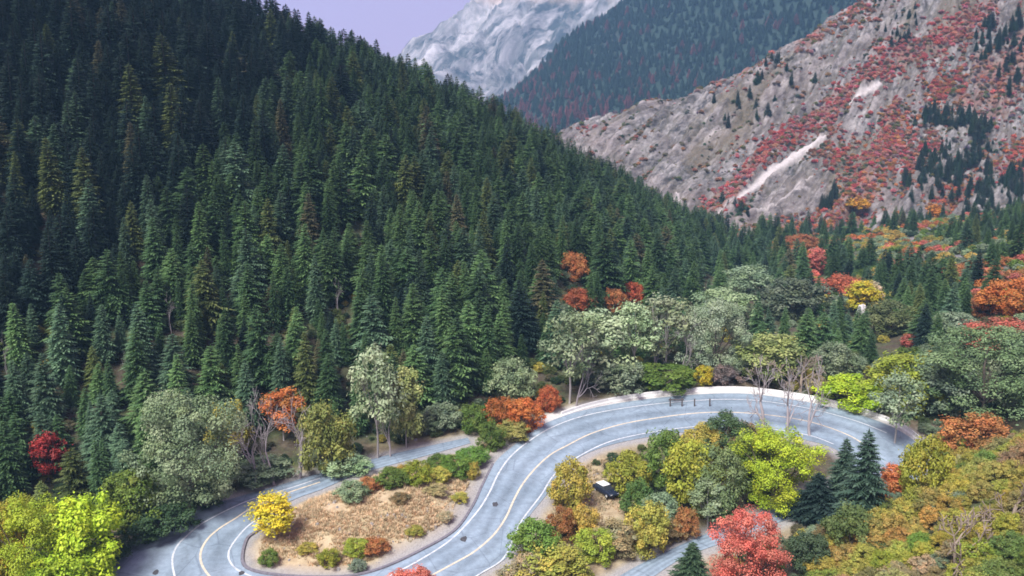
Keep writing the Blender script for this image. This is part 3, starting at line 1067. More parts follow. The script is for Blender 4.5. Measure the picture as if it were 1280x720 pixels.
def broadleaf_proto(seed, cw=0.8, th=0.22, clumps=46, per=80, leaf=0.030, cs=0.13, nl=6, r0=.022, flat=1.0, bark='bark', low=0.12, gap=0.0, lobe=1.0):
    """unit height leafy tree: clumps of small leaf faces round the limbs"""
    r_ = np.random.default_rng(seed)
    paths, ends = limb_paths(r_, 1.0, cw, th, nl, r0)
    cents = []
    lo = low
    for k in range(clumps):
        for _ in range(30):
            a = r_.uniform(0, 6.283); z = r_.uniform(0, 1)
            prof = math.sin(math.pi * (0.10 + .83 * z ** .85)) ** .6
            rr = cw * .5 * prof * math.sqrt(r_.uniform(.25, 1.0)) * (1 + lobe * (.22 * math.sin(3 * a + seed) + .12 * math.sin(5 * a + 2 * seed)))
            p = np.array([rr * math.cos(a), rr * math.sin(a), lo + (1 - lo - cs * .55) * z])
            if all(np.linalg.norm(p - q) > cs * (.62 + gap) for q in cents): break
        cents.append(p)
    for e in ends:
        if e[2] > lo: cents.append(e)
    Cn = np.array(cents)
    n = len(Cn)
    tot = n * per
    ci = np.repeat(np.arange(n), per)
    csz = cs * r_.uniform(.65, 1.35, n)[ci]
    d = r_.normal(size=(tot, 3)); d /= np.linalg.norm(d, axis=1)[:, None]
    rad = r_.uniform(.35, 1.0, tot) ** .5
    P = Cn[ci] + d * (rad * csz)[:, None] * np.array([1, 1, .72 * flat])
    # some stray sprays outside the clumps
    st = r_.random(tot) < .10
    P[st] += d[st] * (csz[st] * .5)[:, None]
    P[:, 2] = np.maximum(P[:, 2], .01)
    # leaf faces turned mostly outward and up
    nrm = d + np.array([0, 0, .9]) + r_.normal(size=(tot, 3)) * .42
    nrm /= np.linalg.norm(nrm, axis=1)[:, None]
    a = np.cross(nrm, r_.normal(size=(tot, 3))); a /= np.linalg.norm(a, axis=1)[:, None]
    b2 = np.cross(nrm, a)
    s = (leaf * r_.uniform(.6, 1.4, tot))[:, None]
    bend = nrm * s * .25
    V = np.stack([P - a * s, P + b2 * s * .62 - bend, P + a * s * 1.1, P - b2 * s * .62 - bend], 1).reshape(-1, 3)
    F = np.arange(len(V)).reshape(-1, 4)
    cv = r_.uniform(.2, .8, n)[ci]
    var = np.clip(cv + r_.uniform(-.16, .16, tot), 0, 1)
    mx = np.clip((r_.random(n) - .35) * 1.5, 0, 1)[ci] + r_.uniform(-.2, .35, tot)
    crown = raw_mesh("crown", V, F, M['leaf'], var, mixv=np.clip(mx, 0, 1))
    tv, tf = tubes(paths, 5)
    return crown, raw_mesh("trunk", tv, tf, M[bark], smooth=True)


def bare_proto(seed, cw=0.5, levels=4, r0=.022, bark='grey_bark', spread=.55, first=.28):
    r_ = np.random.default_rng(seed)
    trunk_p, twig_p = [], []

    def grow(p, d, L, r, lv):
        n = 3
        pts = [p]
        q = p.copy(); dd = d.copy()
        for i in range(n):
            dd = dd + r_.normal(size=3) * .12 + np.array([0, 0, .05]); dd /= np.linalg.norm(dd)
            q = q + dd * L / n; pts.append(q.copy())
        rad = np.linspace(r, r * .5, n + 1)
        (trunk_p if lv <= 1 else twig_p).append((np.array(pts), rad))
        if lv >= levels: return
        for k in range(4 if lv == 0 else 3):
            ang = r_.uniform(.35, .35 + spread); az = r_.uniform(0, 6.283)
            t = np.cross(dd, [math.cos(az), math.sin(az), .1]); t /= np.linalg.norm(t) + 1e-9
            nd = dd * math.cos(ang) + t * math.sin(ang)
            i0 = n if k == 0 else r_.integers(1, n + 1)
            grow(pts[i0].copy(), nd, L * r_.uniform(.55, .8), rad[i0] * (.8 if k == 0 else .6), lv + 1)

    grow(np.array([0, 0, -.02]), np.array([r_.uniform(-.1, .1), r_.uniform(-.1, .1), 1.0]), first + .02, r0, 0)
    tv, tf = tubes(trunk_p, 6)
    wv, wf = tubes([(P, np.maximum(R, .0022)) for P, R in twig_p], 3)
    zt = max(tv[:, 2].max(), wv[:, 2].max())
    tv /= zt; wv /= zt
    sx = cw / max(np.ptp(wv[:, 0]), np.ptp(wv[:, 1]), .2)
    for A in (tv, wv): A[:, :2] *= min(sx, 1.3)
    return raw_mesh("twigs", wv, wf, M[bark]), raw_mesh("trunk", tv, tf, M[bark], smooth=True)


CON = [conifer_proto(100 + k, R=[.175, .21, .19, .235, .145, .20, .165, .225][k], whorls=[44, 40, 48, 38, 46, 42, 50, 40][k],
                     droop=[.35, .25, .45, .3, .5, .2, .4, .3][k], ragged=[.25, .3, .2, .35, .25, .3, .2, .4][k]) for k in range(8)]
BL = {
    'round': [broadleaf_proto(200 + k, cw=.95, th=.2, clumps=66, cs=.115, leaf=.021, per=105) for k in range(3)],
    'bush': [broadleaf_proto(220 + k, cw=1.35, th=.12, clumps=72, cs=.135, leaf=.027, per=95, low=.05, nl=7) for k in range(4)],
    'dome': [broadleaf_proto(297, cw=.92, th=.12, clumps=135, cs=.085, leaf=.0105, per=170, low=.03, nl=9, lobe=.3)],
    'fine': [broadleaf_proto(290 + k, cw=1.0, th=.2, clumps=105, cs=.088, leaf=.0105, per=200, low=.08, nl=8) for k in range(2)],
    'tall': [broadleaf_proto(240 + k, cw=.55, th=.3, clumps=44, cs=.10, leaf=.021, per=80, low=.22, bark='pale_bark', r0=.014, gap=.1) for k in range(3)],
    'wispy': [broadleaf_proto(260 + k, cw=.62, th=.35, clumps=30, cs=.095, leaf=.020, per=55, low=.30, bark='pale_bark', r0=.013, gap=.35) for k in range(3)],
    'far': [broadleaf_proto(280 + k, cw=1.2, th=.12, clumps=18, cs=.22, leaf=.07, per=34, low=.08, nl=4) for k in range(3)],
}
BARE = [bare_proto(300 + k, cw=[.55, .45, .7][k], first=[.3, .34, .22][k]) for k in range(3)] + [bare_proto(310, cw=1.3, first=.1, r0=.012, spread=.8, bark='brown_bark')]
FARCON = [conifer_proto(400 + k, R=.19, whorls=13, droop=.35, ragged=.3) for k in range(3)]

PAL = dict(gold=(.46, .33, .035), lime=(.36, .52, .03), yelgreen=(.26, .31, .035), green=(.105, .19, .03), sage=(.24, .31, .175), pale=(.34, .42, .24),
           orange=(.42, .12, .03), red=(.36, .035, .03), pinkred=(.54, .135, .10), olive=(.32, .31, .055), brown=(.25, .17, .075), darkgreen=(.04, .075, .035),
           yellow=(.56, .42, .03), mauve=(.23, .175, .145), tan=(.40, .31, .15), rust=(.36, .13, .045), greygreen=(.20, .26, .165), amber=(.44, .29, .06))


def put_tree(name, cat, label, loc, h, wscale, proto, tint, group=None, rz=None, parts=('trunk', 'crown'), small=False):
    crown, trunk = proto
    rz = random.uniform(0, 6.28) if rz is None else rz
    root = empty(name, loc, rz)
    root.scale = (h * wscale, h * wscale, h)
    tag(root, label, cat, group)
    t = bpy.data.objects.new(parts[0], trunk); COL.objects.link(t); t.parent = root
    c = bpy.data.objects.new(parts[1], crown); COL.objects.link(c); c.parent = root
    if tint is not None:
        c['tint'] = [float(v) for v in tint]
        c['tint2'] = [float(v) for v in second(tint)]
    return root


def second(c):
    """the other leaf colour mixed into a crown"""
    r_, g_, b_ = c
    if r_ > 2.2 * g_: return (r_ * .95, g_ * 1.4, b_ * 1.3)            # reds carry some orange
    if r_ > 1.25 * g_: return (r_ * .72, g_ * .95, b_ * 1.1)            # golds carry olive
    if g_ > 3.5 * b_: return (min(.5, r_ * 1.15), g_ * .93, b_)           # greens carry yellow
    return (r_ * .75, g_ * .80, b_ * .62)                               # greys carry olive green


def jit(c, a=.12):
    return tuple(max(.004, v * random.uniform(1 - a, 1 + a)) for v in c)


PLACED = []          # (x, y, z, h, w) of hand-placed trees: keeps the scatter off them


def place(kind, px, py, hp, wp, tint, label, name='broadleaf_tree', cat='tree', group=None, v=None, f=None):
    """stand a plant where the sight line (px, py) meets the ground, sized in metres from its apparent size"""
    p, t = ground_pt(px, py, f)
    h = hp * t / FPX / .96
    wm = wp * t / FPX
    lib = BL[kind] if kind in BL else CON
    k = (len(PLACED) if v is None else v) % len(lib)
    cr = lib[k][0]
    if 'wid' not in cr:
        co = np.empty(len(cr.vertices) * 3, np.float32); cr.vertices.foreach_get('co', co)
        co = co.reshape(-1, 3)
        cr['wid'] = float(np.percentile(co[:, 0], 98) - np.percentile(co[:, 0], 2))
    ws = wm / (h * cr['wid'])
    tc = PAL[tint] if isinstance(tint, str) else tint
    p = p.copy(); p[2] -= .05
    r = put_tree(name, cat, label, p, h, ws, lib[k], jit(tc, .07), group)
    PLACED.append((p[0], p[1], p[2], h, wm))
    return r


def bare(px, py, hp, wp, label, v=0, f=None, group=None):
    p, t = ground_pt(px, py, f)
    h = hp * t / FPX / .96
    wm = wp * t / FPX
    cr = BARE[v][0]
    co = np.empty(len(cr.vertices) * 3, np.float32); cr.vertices.foreach_get('co', co)
    ws = wm / (h * float(np.ptp(co.reshape(-1, 3)[:, 0])))
    r = put_tree('bare_tree' if v < 3 else 'bare_shrub', 'tree' if v < 3 else 'shrub', label, p, h, ws, BARE[v], None, group, parts=('trunk', 'crown'))
    PLACED.append((p[0], p[1], p[2], h * .3, wm * .3))
    return r
# ------------------------------------------------------------------ plants placed one by one
RB = 'broadleaf trees and shrubs beside the road'
# left of the hairpin
place('round', 2, 748, 118, 60, 'gold', "golden yellow tree at the bottom left edge of the view")
place('fine', 52, 745, 128, 85, 'lime', "large lime green tree next to the golden tree left of the hairpin")
place('round', 112, 728, 112, 80, 'lime', "lime green tree closest to the hairpin's outer pavement edge")
place('bush', 85, 752, 66, 90, 'lime', "low lime shrub in front of the large lime green trees")
place('bush', 28, 668, 48, 62, 'yelgreen', "yellow-green shrub behind the golden tree at the forest edge")
place('round', 165, 668, 84, 62, (.13, .21, .03), "bright mid-green tree between the lime trees and the sage willow")
place('bush', 205, 668, 40, 70, 'darkgreen', "dark green shrub under the sage willow beside the hairpin")
place('bush', 140, 700, 32, 44, 'darkgreen', "dark green shrub between the lime tree and the hairpin pavement")
place('bush', 256, 632, 26, 50, 'darkgreen', "low dark shrub at the foot of the sage willow by the road edge")
place('tall', 62, 604, 62, 30, 'red', "small scarlet tree among the dark conifers on the left")
place('fine', 238, 640, 150, 112, (.29, .37, .20), "big grey-green willow behind the outer edge of the hairpin", name='willow_tree')
place('bush', 290, 575, 72, 46, 'olive', "olive yellow bush between the willow and the bare grey trees")
bare(320, 606, 122, 60, "bare grey tree standing nearest the big willow", 0)
bare(343, 606, 118, 52, "bare pale tree leaning over the upper edge of the hairpin road", 1)
bare(375, 598, 118, 52, "bare white-stemmed tree below the orange-red crown", 1)
place('wispy', 355, 552, 66, 46, 'orange', "orange-red topped tree rising behind the bare grey trees", v=1)
place('bush', 405, 590, 84, 72, (.20, .24, .055), "olive green bush right of the bare trees, above the road")
place('bush', 330, 600, 26, 60, 'greygreen', "grey-green undershrub below the bare trees at the road edge")
place('wispy', 472, 574, 140, 56, 'pale', "tall pale cottonwood with bare lower limbs at the forest edge", name='cottonwood_tree', v=0)
place('tall', 508, 560, 104, 40, (.32, .36, .13), "pale yellowish cottonwood just right of the tall pale one", name='cottonwood_tree', v=1)
place('bush', 432, 590, 24, 60, 'pale', "low silvery sagebrush at the outer edge of the side road")
bare(488, 572, 100, 36, "bare pale tree between the two forest-edge cottonwoods", 0)
place('bush', 552, 538, 34, 50, 'greygreen', "grey-green shrub at the end of the side road near the cottonwoods")
place('bush', 592, 538, 32, 40, 'green', "green shrub left of the orange bushes above the side road")
place('bush', 613, 562, 34, 36, 'green', "dense green shrub at the top of the dry island by the main road")
place('bush', 626, 536, 40, 34, 'orange', "orange bush leftmost of the three beside the upper bend", name='shrub', cat='shrub')
place('bush', 656, 538, 40, 42, 'orange', "larger orange bush in the middle of the three beside the upper bend", name='shrub', cat='shrub')
place('bush', 685, 514, 30, 28, (.38, .09, .03), "red-orange bush topmost of the three beside the upper bend", name='shrub', cat='shrub')
place('bush', 640, 500, 50, 60, 'sage', "sage green shrub behind the orange bushes at the forest foot")
place('bush', 640, 548, 22, 40, (.38, .36, .10), "small yellowish shrub at the island side of the upper bend", name='shrub', cat='shrub')
# the dry island
S = dict(name='shrub', cat='shrub')
place('tall', 344, 678, 62, 40, 'yellow', "bright yellow small tree at the tip of the dry island", v=0)
place('bush', 337, 706, 20, 22, 'green', "small green shrub below the bright yellow tree on the island", **S)
place('bush', 411, 708, 22, 28, 'yelgreen', "yellow-green shrub low on the island, left one of the pair", **S)
place('bush', 446, 696, 22, 28, 'yelgreen', "yellow-green shrub low on the island, right one of the pair", **S)
place('bush', 447, 713, 14, 20, 'greygreen', "tiny grey-green shrub at the bottom edge of the island", **S)
place('bush', 470, 690, 16, 34, 'rust', "rusty orange low shrub on the dry grass beside the yellow-green pair", **S)
place('bush', 440, 626, 24, 40, 'sage', "grey-green shrub at the upper left of the dry island", **S)
place('bush', 461, 614, 16, 26, 'rust', "rust coloured shrub behind the grey-green island shrub", **S)
place('bush', 490, 606, 20, 40, 'green', "mid-green shrub on the island's back edge, left of the lime one", **S)
place('bush', 521, 604, 28, 36, (.22, .31, .03), "lime shrub on the island's back edge", **S)
place('bush', 548, 588, 20, 36, 'green', "dark green shrub on the island between the lime and the round green one", **S)
place('bush', 571, 594, 26, 38, (.11, .22, .03), "round bright green shrub at the island's upper edge", **S)
place('bush', 590, 580, 20, 40, (.10, .20, .03), "spreading green shrub where the side road meets the island", **S)
place('bush', 592, 600, 22, 16, 'olive', "narrow olive shrub beside the main road shoulder", **S)
for px_, py_, h_, w_, c_, l_ in ((575, 628, 12, 22, 'olive', "low olive tuft on the island beside the main road's gravel"), (545, 618, 11, 26, 'tan', "tan dry tuft behind the middle of the island"), (556, 650, 10, 20, 'tan', "tan dry tuft near the island's road side"), (520, 668, 10, 22, 'olive', "small olive tuft on the island's lower right"),
                             (500, 628, 12, 24, 'brown', "brown low shrub in the middle of the dry island"), (385, 690, 10, 22, 'olive', "olive tuft left of the yellow-green pair"), 
                             (548, 602, 16, 30, 'olive', "olive shrub in front of the dark green island shrub"), (500, 596, 14, 26, 'amber', "amber shrub on the island's back edge")):
    place('bush', px_, py_, h_, w_, c_, l_, **S)
# along the outer side of the upper bend
place('wispy', 712, 505, 116, 62, (.25, .31, .18), "sage cottonwood with pale trunks left of the upper bend", name='cottonwood_tree', v=2)
place('tall', 745, 482, 92, 66, 'pale', "pale rounded cottonwood above the start of the upper bend", name='cottonwood_tree', v=0)
bare(720, 508, 100, 34, "bare pale trunk at the left end of the upper bend trees", 1)
place('bush', 775, 489, 38, 72, 'greygreen', "grey-green willow shrub along the outer guardrail of the bend")
place('wispy', 792, 470, 92, 50, 'pale', "pale leafy cottonwood with visible stems behind the bend", name='cottonwood_tree', v=0)
place('wispy', 832, 462, 92, 64, (.25, .31, .18), "broad sage cottonwood in the middle of the row behind the bend", name='cottonwood_tree', v=1)
bare(818, 468, 84, 40, "bare whitish tree between the cottonwoods behind the bend", 0)
bare(850, 470, 84, 36, "slim bare white tree in the shade behind the bend", 1)
place('fine', 892, 470, 94, 76, (.32, .39, .25), "largest dusty grey-green cottonwood behind the bend", name='cottonwood_tree')
place('bush', 830, 484, 28, 74, 'green', "mid-green shrub strip just above the top of the bend")
place('tall', 880, 487, 30, 20, 'yellow', "small yellow sapling above the top of the bend")
place('tall', 851, 488, 20, 13, (.34, .36, .08), "tiny yellow-green sapling left of the small yellow one")
place('bush', 905, 483, 26, 40, 'mauve', "mauve leafless-looking thicket above the top of the bend", **S)
place('round', 958, 476, 58, 80, (.22, .27, .09), "light yellow-green flat-topped tree behind the bare trees")
bare(953, 540, 92, 66, "bare grey forked tree in front of the bend, leftmost of three", 2)
bare(984, 542, 96, 66, "bare grey forked tree in front of the bend, middle of three", 0)
bare(1012, 546, 100, 50, "bare grey slanting tree in front of the bend, rightmost of three", 2)
bare(955, 486, 46, 60, "bare twiggy shrub on the outer verge behind the bend", 3)
bare(1000, 490, 50, 60, "bare pinkish shrub on the outer verge right of the forked trees", 3)
place('bush', 1062, 507, 36, 76, 'lime', "spreading lime shrub on the outer verge right of the bend")
place('bush', 1020, 492, 22, 30, 'tan', "small tan shrub at the verge next to the lime shrub", **S)
place('round', 1126, 513, 70, 84, 'yelgreen', "yellow-green tree on the outer side of the right bend")
place('bush', 1152, 500, 36, 30, 'amber', "amber small tree beside the yellow-green one at the right bend")
place('wispy', 1118, 556, 90, 54, 'sage', "slender sage sapling overhanging the end of the guardrail", v=2)
place('fine', 1228, 524, 112, 128, (.19, .27, .125), "big dark sage tree on the slope above the right bend")
place('round', 1175, 520, 74, 70, 'greygreen', "grey-green tree left of the big dark sage one")
place('round', 1282, 520, 100, 70, 'greygreen', "grey-green tree at the right edge beside the big sage one")
# inside of the upper bend
place('bush', 712, 632, 58, 46, 'olive', "olive yellow shrub between the road and the parked car")
place('bush', 728, 672, 40, 40, 'amber', "amber shrub in front of the parked car")
place('bush', 703, 676, 42, 32, 'rust', "rust red shrub at the inner pavement edge below the car")
place('bush', 668, 704, 54, 60, 'green', "green shrub at the inner pavement edge near the bottom")
place('bush', 690, 728, 46, 90, 'olive', "olive shrub mass at the bottom between road and lower road")
place('bush', 660, 736, 40, 60, 'tan', "tan shrub at the bottom edge beside the pavement")
place('bush', 745, 700, 40, 46, 'yelgreen', "yellow-green shrub above the left end of the lower road")
place('bush', 785, 618, 52, 50, (.25, .26, .035), "yellow-olive shrub right behind the parked car")
place('bush', 797, 648, 48, 36, (.09, .19, .04), "fresh green shrub on the right of the parked car")
place('round', 832, 612, 74, 54, 'green', "green tree on the inner side of the bend, left of the lime ones")
place('round', 862, 640, 92, 60, 'yelgreen', "yellow-green tree at the middle of the inner grove")
place('round', 897, 650, 92, 60, (.15, .2, .075), "sage yellow tree left of the big lime tree in the grove")
place('fine', 970, 632, 100, 88, 'lime', "big lime yellow tree in the middle of the inner grove")
place('round', 934, 620, 80, 50, (.15, .24, .03), "bright green tree tucked behind the big lime tree")
place('round', 905, 566, 50, 54, (.075, .125, .045), "deep green tree touching the inner pavement edge of the bend")
place('bush', 880, 566, 36, 46, 'olive', "olive shrub at the inner pavement edge of the bend")
place('bush', 930, 566, 36, 54, 'brown', "brownish shrub below the forked bare trees")
place('bush', 812, 690, 62, 56, 'olive', "olive shrub above the lower road, left of the orange one")
place('bush', 770, 690, 40, 50, 'tan', "tan dry shrub in the clearing below the parked car")
place('bush', 826, 660, 44, 44, 'greygreen', "grey-green shrub right of the clearing")
place('bush', 857, 673, 38, 32, 'rust', "rust orange shrub above the lower road")
place('wispy', 884, 664, 66, 44, 'sage', "sage sapling with bare stems beside the pink-red tree")
place('bush', 832, 678, 28, 36, 'brown', "brown low shrub at the upper edge of the lower road")
place('dome', 934, 752, 118, 78, 'pinkred', "pink-red maple glowing in front of the lower road", name='maple_tree', v=0)
CN = dict(name='conifer_tree', cat='conifer')
place('con', 864, 738, 62, 34, (.05, .09, .045), "young dark conifer beside the pink-red maple", v=1, **CN)
place('con', 1052, 648, 100, 34, (.06, .105, .068), "dark conifer, left of the pair inside the right bend", v=2, **CN)
place('con', 1078, 656, 120, 42, (.055, .098, .064), "tallest dark conifer inside the right bend", v=1, **CN)
place('con', 1020, 652, 62, 42, (.028, .055, .042), "short broad conifer left of the dark pair inside the bend", v=3, **CN)
place('round', 1010, 716, 52, 46, (.06, .095, .045), "dark green tree right of the pink-red maple")
place('bush', 1062, 690, 60, 56, (.11, .15, .05), "mid-green shrub in front of the dark conifer pair")
place('tall', 1115, 632, 54, 36, (.46, .15, .05), "small orange tree right of the dark conifers")
place('bush', 1152, 628, 82, 56, (.26, .26, .03), "yellow-green shrub right of the small orange tree")
place('bush', 515, 742, 30, 50, 'pinkred', "pink-red bush top poking up at the bottom edge below the island", **S)
for px_, py_, hp_, lb_ in ((157, 498, 64, "dead grey snag among the dark conifers above the big willow"), (215, 420, 54, "thin dead snag low on the forest hill left of the bare trees"), (424, 400, 52, "bleached dead snag on the hill above the cottonwoods"), (10, 476, 60, "dead grey snag at the left edge of the forest")):
    bare(px_, py_, hp_, 14, lb_, 1)
# right slope
place('bush', 1222, 566, 46, 84, 'rust', "rust orange thicket at the top of the golden slope")
bare(1195, 722, 84, 96, "mauve-grey leafless shrub in the middle of the golden slope", 3)
bare(1262, 664, 74, 80, "mauve-grey leafless shrub near the right edge of the golden slope", 3)
place('bush', 1266, 392, 42, 66, 'orange', "flame orange shrub high on the right edge of the slope")
place('bush', 1252, 440, 40, 84, (.42, .11, .07), "coral red shrub below the flame orange one on the right")
place('bush', 1233, 398, 30, 34, 'rust', "rust shrub left of the flame orange one")
place('bush', 1195, 425, 34, 50, 'greygreen', "grey-green shrub left of the coral red one")
# valley beyond the bend
place('bush', 716, 350, 34, 32, 'rust', "orange maple clump in a gap of the dark forest, upper one", name='maple_tree')
place('bush', 722, 388, 26, 38, (.30, .08, .03), "dull red maple clump in a gap of the dark forest, lower one", name='maple_tree')
place('bush', 768, 389, 28, 26, 'rust', "orange maple clump right of the forest gap, left of two", name='maple_tree')
place('bush', 792, 388, 34, 28, (.34, .07, .03), "deep red maple clump right of the forest gap, right of two", name='maple_tree')
place('tall', 1076, 392, 42, 36, 'yellow', "yellow tree beside the pale boulder in the valley")
place('bush', 1050, 374, 30, 50, (.45, .12, .06), "salmon red shrub left of the yellow valley tree")
place('tall', 1090, 386, 34, 18, (.55, .42, .26), "cream coloured narrow tree right of the yellow valley tree")
place('tall', 1019, 345, 36, 22, 'pinkred', "small pink-red tree in the valley at the foot of the rocks")
place('bush', 1000, 312, 18, 44, 'rust', "orange-red thicket at the foot of the rocky slope")
place('round', 935, 372, 40, 60, 'sage', "sage tree in the valley beyond the bend, left one")
place('round', 990, 398, 50, 74, (.13, .17, .11), "wide sage tree in the valley left of the yellow tree")
place('round', 905, 410, 50, 70, 'sage', "sage tree in the valley behind the dusty cottonwood")
place('round', 1110, 420, 44, 60, (.14, .19, .07), "green tree in the valley below the yellow tree")
place('bush', 1040, 470, 40, 60, 'greygreen', "grey-green shrub above the lime verge shrub")

# ------------------------------------------------------------------ scattered oaks on the right slope
NEAR = lambda x, y, d: any((x - q[0]) ** 2 + (y - q[1]) ** 2 < d * d for q in PLACED)
OAKS = []
tries = 0
while len(OAKS) < 215 and tries < 14000:
    tries += 1
    px, py = random.uniform(985, 1310), random.uniform(555, 770)
    if px < 1000 + max(0, (690 - py)) * 1.1 + 25: continue
    p, t = ground_pt(px, py)
    if road_dist(p[:1], p[1:2])[0] < 2.5: continue
    if any((p[0] - q[0]) ** 2 + (p[1] - q[1]) ** 2 < (.7 + .24 * q[4]) ** 2 + .8 for q in PLACED): continue
    OAKS.append((px, py, t, p))
    PLACED.append((p[0], p[1], p[2], 2.2, 2.8))
OAKS.sort(key=lambda a: (round(a[1] / 45), a[0]))
TN = [('amber', 'amber'), ('olive', 'olive'), ('green', 'green'), ('olive', 'olive'), ('yelgreen', 'yellow-green'), ('brown', 'russet brown'), ('tan', 'tan'), ('rust', 'rusty orange')]
ROWN = {}
for px, py, t, p in OAKS:
    row = min(3, max(0, int((py - 555) / 48)))
    k = int(vnoise(np.array([p[0] / 7]), np.array([p[1] / 7]), 55)[0] * 7.99)
    if py < 640 and k in (0, 2) and random.random() < .5: k = random.choice([1, 5])
    tc, tn = TN[k]
    rowt = ["along the golden slope's rim", "midway up the golden slope", "low on the golden slope", "bottoming the golden slope"][row]
    colt = (" by the maple" if px < 1090 else " below the conifers" if px < 1150 else " around mauve shrub" if px < 1225 else " at right edge")
    h = random.uniform(1.4, 2.9); wm = h * random.uniform(1.2, 1.7)
    size = 'tall' if h > 2.4 else 'low' if h < 1.9 else 'medium'
    lib = BL['bush']; j = random.randrange(len(lib))
    put_tree('oak_shrub', 'shrub', f"{size} {tn} oak shrub {rowt}{colt}", p - np.array([0, 0, .1]), h, wm / (h * 1.45), lib[j], jit(tuple(.84 * a_ + .16 * b_ for a_, b_ in zip(PAL[tc], (.25, .235, .075))), .16), "oak shrubs on the golden slope")

# ------------------------------------------------------------------ conifer forest
cand = []


def sight_clear(P, H):
    """is the upper part of a tree seen over the ground in front of it"""
    top = P + np.array([0, 0, 1.0]) * (H * .9)[:, None]
    ok = np.ones(len(P), bool)
    for f in np.linspace(.35, .97, 24):
        q = np.array([0, 0, CAMZ]) * (1 - f) + top * f
        ok &= q[:, 2] > ground_g(q[:, 0], q[:, 1])
    return ok


def scatter(x0, x1, y0, y1, step, seed):
    r_ = np.random.default_rng(seed)
    X, Y = np.meshgrid(np.arange(x0, x1, step), np.arange(y0, y1, step))
    X = X + r_.uniform(-.48, .48, X.shape) * step; Y = Y + r_.uniform(-.48, .48, Y.shape) * step
    return X.ravel(), Y.ravel(), r_


# hillside
X, Y, r_ = scatter(-260, 150, 105, 430, 3.8, 1)
hh = hill_h(X, Y); ff = floor_h(X, Y); rd = road_dist(X, Y)
dens = fbm(X / 30, Y / 30, 77, 3)
keep = ((hh > ff + .3) | (X < -45)) & (rd > 7) & (X < 150) & (dens + r_.uniform(-.12, .12, X.shape) > .20)
X, Y, rd = X[keep], Y[keep], rd[keep]
Z = ground_h(X, Y)
H = r_.uniform(6.5, 15.5, len(X)) * (0.85 + .3 * fbm(X / 40, Y / 40, 78, 2))
H *= np.interp(Y, [130, 180, 300, 360], [.92, 1.1, 1.0, .85])
kind = np.zeros(len(X), int)
# valley and right slope
X2, Y2, r2 = scatter(10, 330, 172, 470, 5.2, 2)
hh2 = hill_h(X2, Y2); ff2 = floor_h(X2, Y2)
d2 = X2 - np.interp(Y2, X0Y, X0X)
dens2 = fbm(X2 / 26, Y2 / 26, 79, 3)
thr = np.where(d2 < 0, .44, np.where(d2 < 20, .50, np.where(Y2 > 230, .60, .56)))
keep = (hh2 <= ff2 + .3) & (dens2 > thr) & (rock_tps(X2, Y2) < ff2 + 2) & (road_dist(X2, Y2) > 8)
X2, Y2 = X2[keep], Y2[keep]
H2 = r2.uniform(6.5, 12.5, len(X2)) * np.interp(X2 - np.interp(Y2, X0Y, X0X), [0, 60, 120], [1.05, .85, .6])
X = np.concatenate([X, X2]); Y = np.concatenate([Y, Y2]); H = np.concatenate([H, H2])
kind = np.concatenate([kind, np.ones(len(X2), int)])
Z = ground_h(X, Y)
Q = np.array([(q[0], q[1], q[4]) for q in PLACED])
dm = np.hypot(X[:, None] - Q[None, :, 0], Y[:, None] - Q[None, :, 1])
clear = (dm > np.clip(Q[None, :, 2] * .42, 1.5, 5)).all(1)
# keep the sight line onto valley trees placed by hand open
PP = np.stack([X, Y, Z], 1)
px, py, dd = project(PP)
ptx, pty, _ = project(PP + np.array([0, 0, 1.0]) * H[:, None])
for q in PLACED:
    cx, cy, cd = project(np.array([q[0], q[1], q[2] + q[3] * .6]))
    wpx = q[4] * FPX / cd * .45
    hpx = q[3] * FPX / cd * .4
    blk = (dd < cd) & (dd > cd - 70) & (np.abs(px - cx) < wpx + H * .12 * FPX / dd) & (pty < cy + hpx * .6) & (py > cy)
    clear &= ~blk
vis = (ptx > -420) & (ptx < 1560) & (py > -10) & (pty < 740) & (dd > 60)
k = clear & vis
X, Y, Z, H, kind, PP = X[k], Y[k], Z[k], H[k], kind[k], PP[k]
k = sight_clear(PP, H)
X, Y, Z, H, kind, PP = X[k], Y[k], Z[k], H[k], kind[k], PP[k]
px, py, dd = project(PP); _, pty, _ = project(PP + np.array([0, 0, 1.0]) * H[:, None])

# how much of each tree shows: paint them front to back into a small frame
order = np.argsort(dd)
buf = np.zeros((360, 640), bool)
allv = np.zeros(len(X), int)
hand = sorted([(project(np.array(q[:3]))[2], q) for q in PLACED], key=lambda a: a[0])
hi = 0
yy, xx = np.mgrid[0:360, 0:640]
for i in order:
    while hi < len(hand) and hand[hi][0] < dd[i]:
        d0, q = hand[hi]; hi += 1
        cx, cy, _ = project(np.array([q[0], q[1], q[2] + q[3] * .55]))
        a, b_ = max(q[4] * FPX / d0 * .42 / 2, 1), max(q[3] * FPX / d0 * .42 / 2, 1)
        x0, x1 = int(max(0, cx / 2 - a)), int(min(640, cx / 2 + a + 1)); y0, y1 = int(max(0, cy / 2 - b_)), int(min(360, cy / 2 + b_ + 1))
        if x1 > x0 and y1 > y0:
            buf[y0:y1, x0:x1] |= (((xx[y0:y1, x0:x1] - cx / 2) / a) ** 2 + ((yy[y0:y1, x0:x1] - cy / 2) / b_) ** 2) < 1
    t_, b2 = pty[i] / 2, py[i] / 2
    hw = .16 * (b2 - t_)
    x0, x1 = int(max(0, px[i] / 2 - hw)), int(min(640, px[i] / 2 + hw + 1)); y0, y1 = int(max(0, t_)), int(min(360, b2 + 1))
    if x1 <= x0 or y1 <= y0: continue
    sub = buf[y0:y1, x0:x1]
    m_ = np.abs(xx[y0:y1, x0:x1] - px[i] / 2) <= hw * np.clip((yy[y0:y1, x0:x1] - t_) / max(b2 - t_, 1), 0, 1) + .3
    allv[i] = int((m_ & ~sub).sum())
    sub |= m_
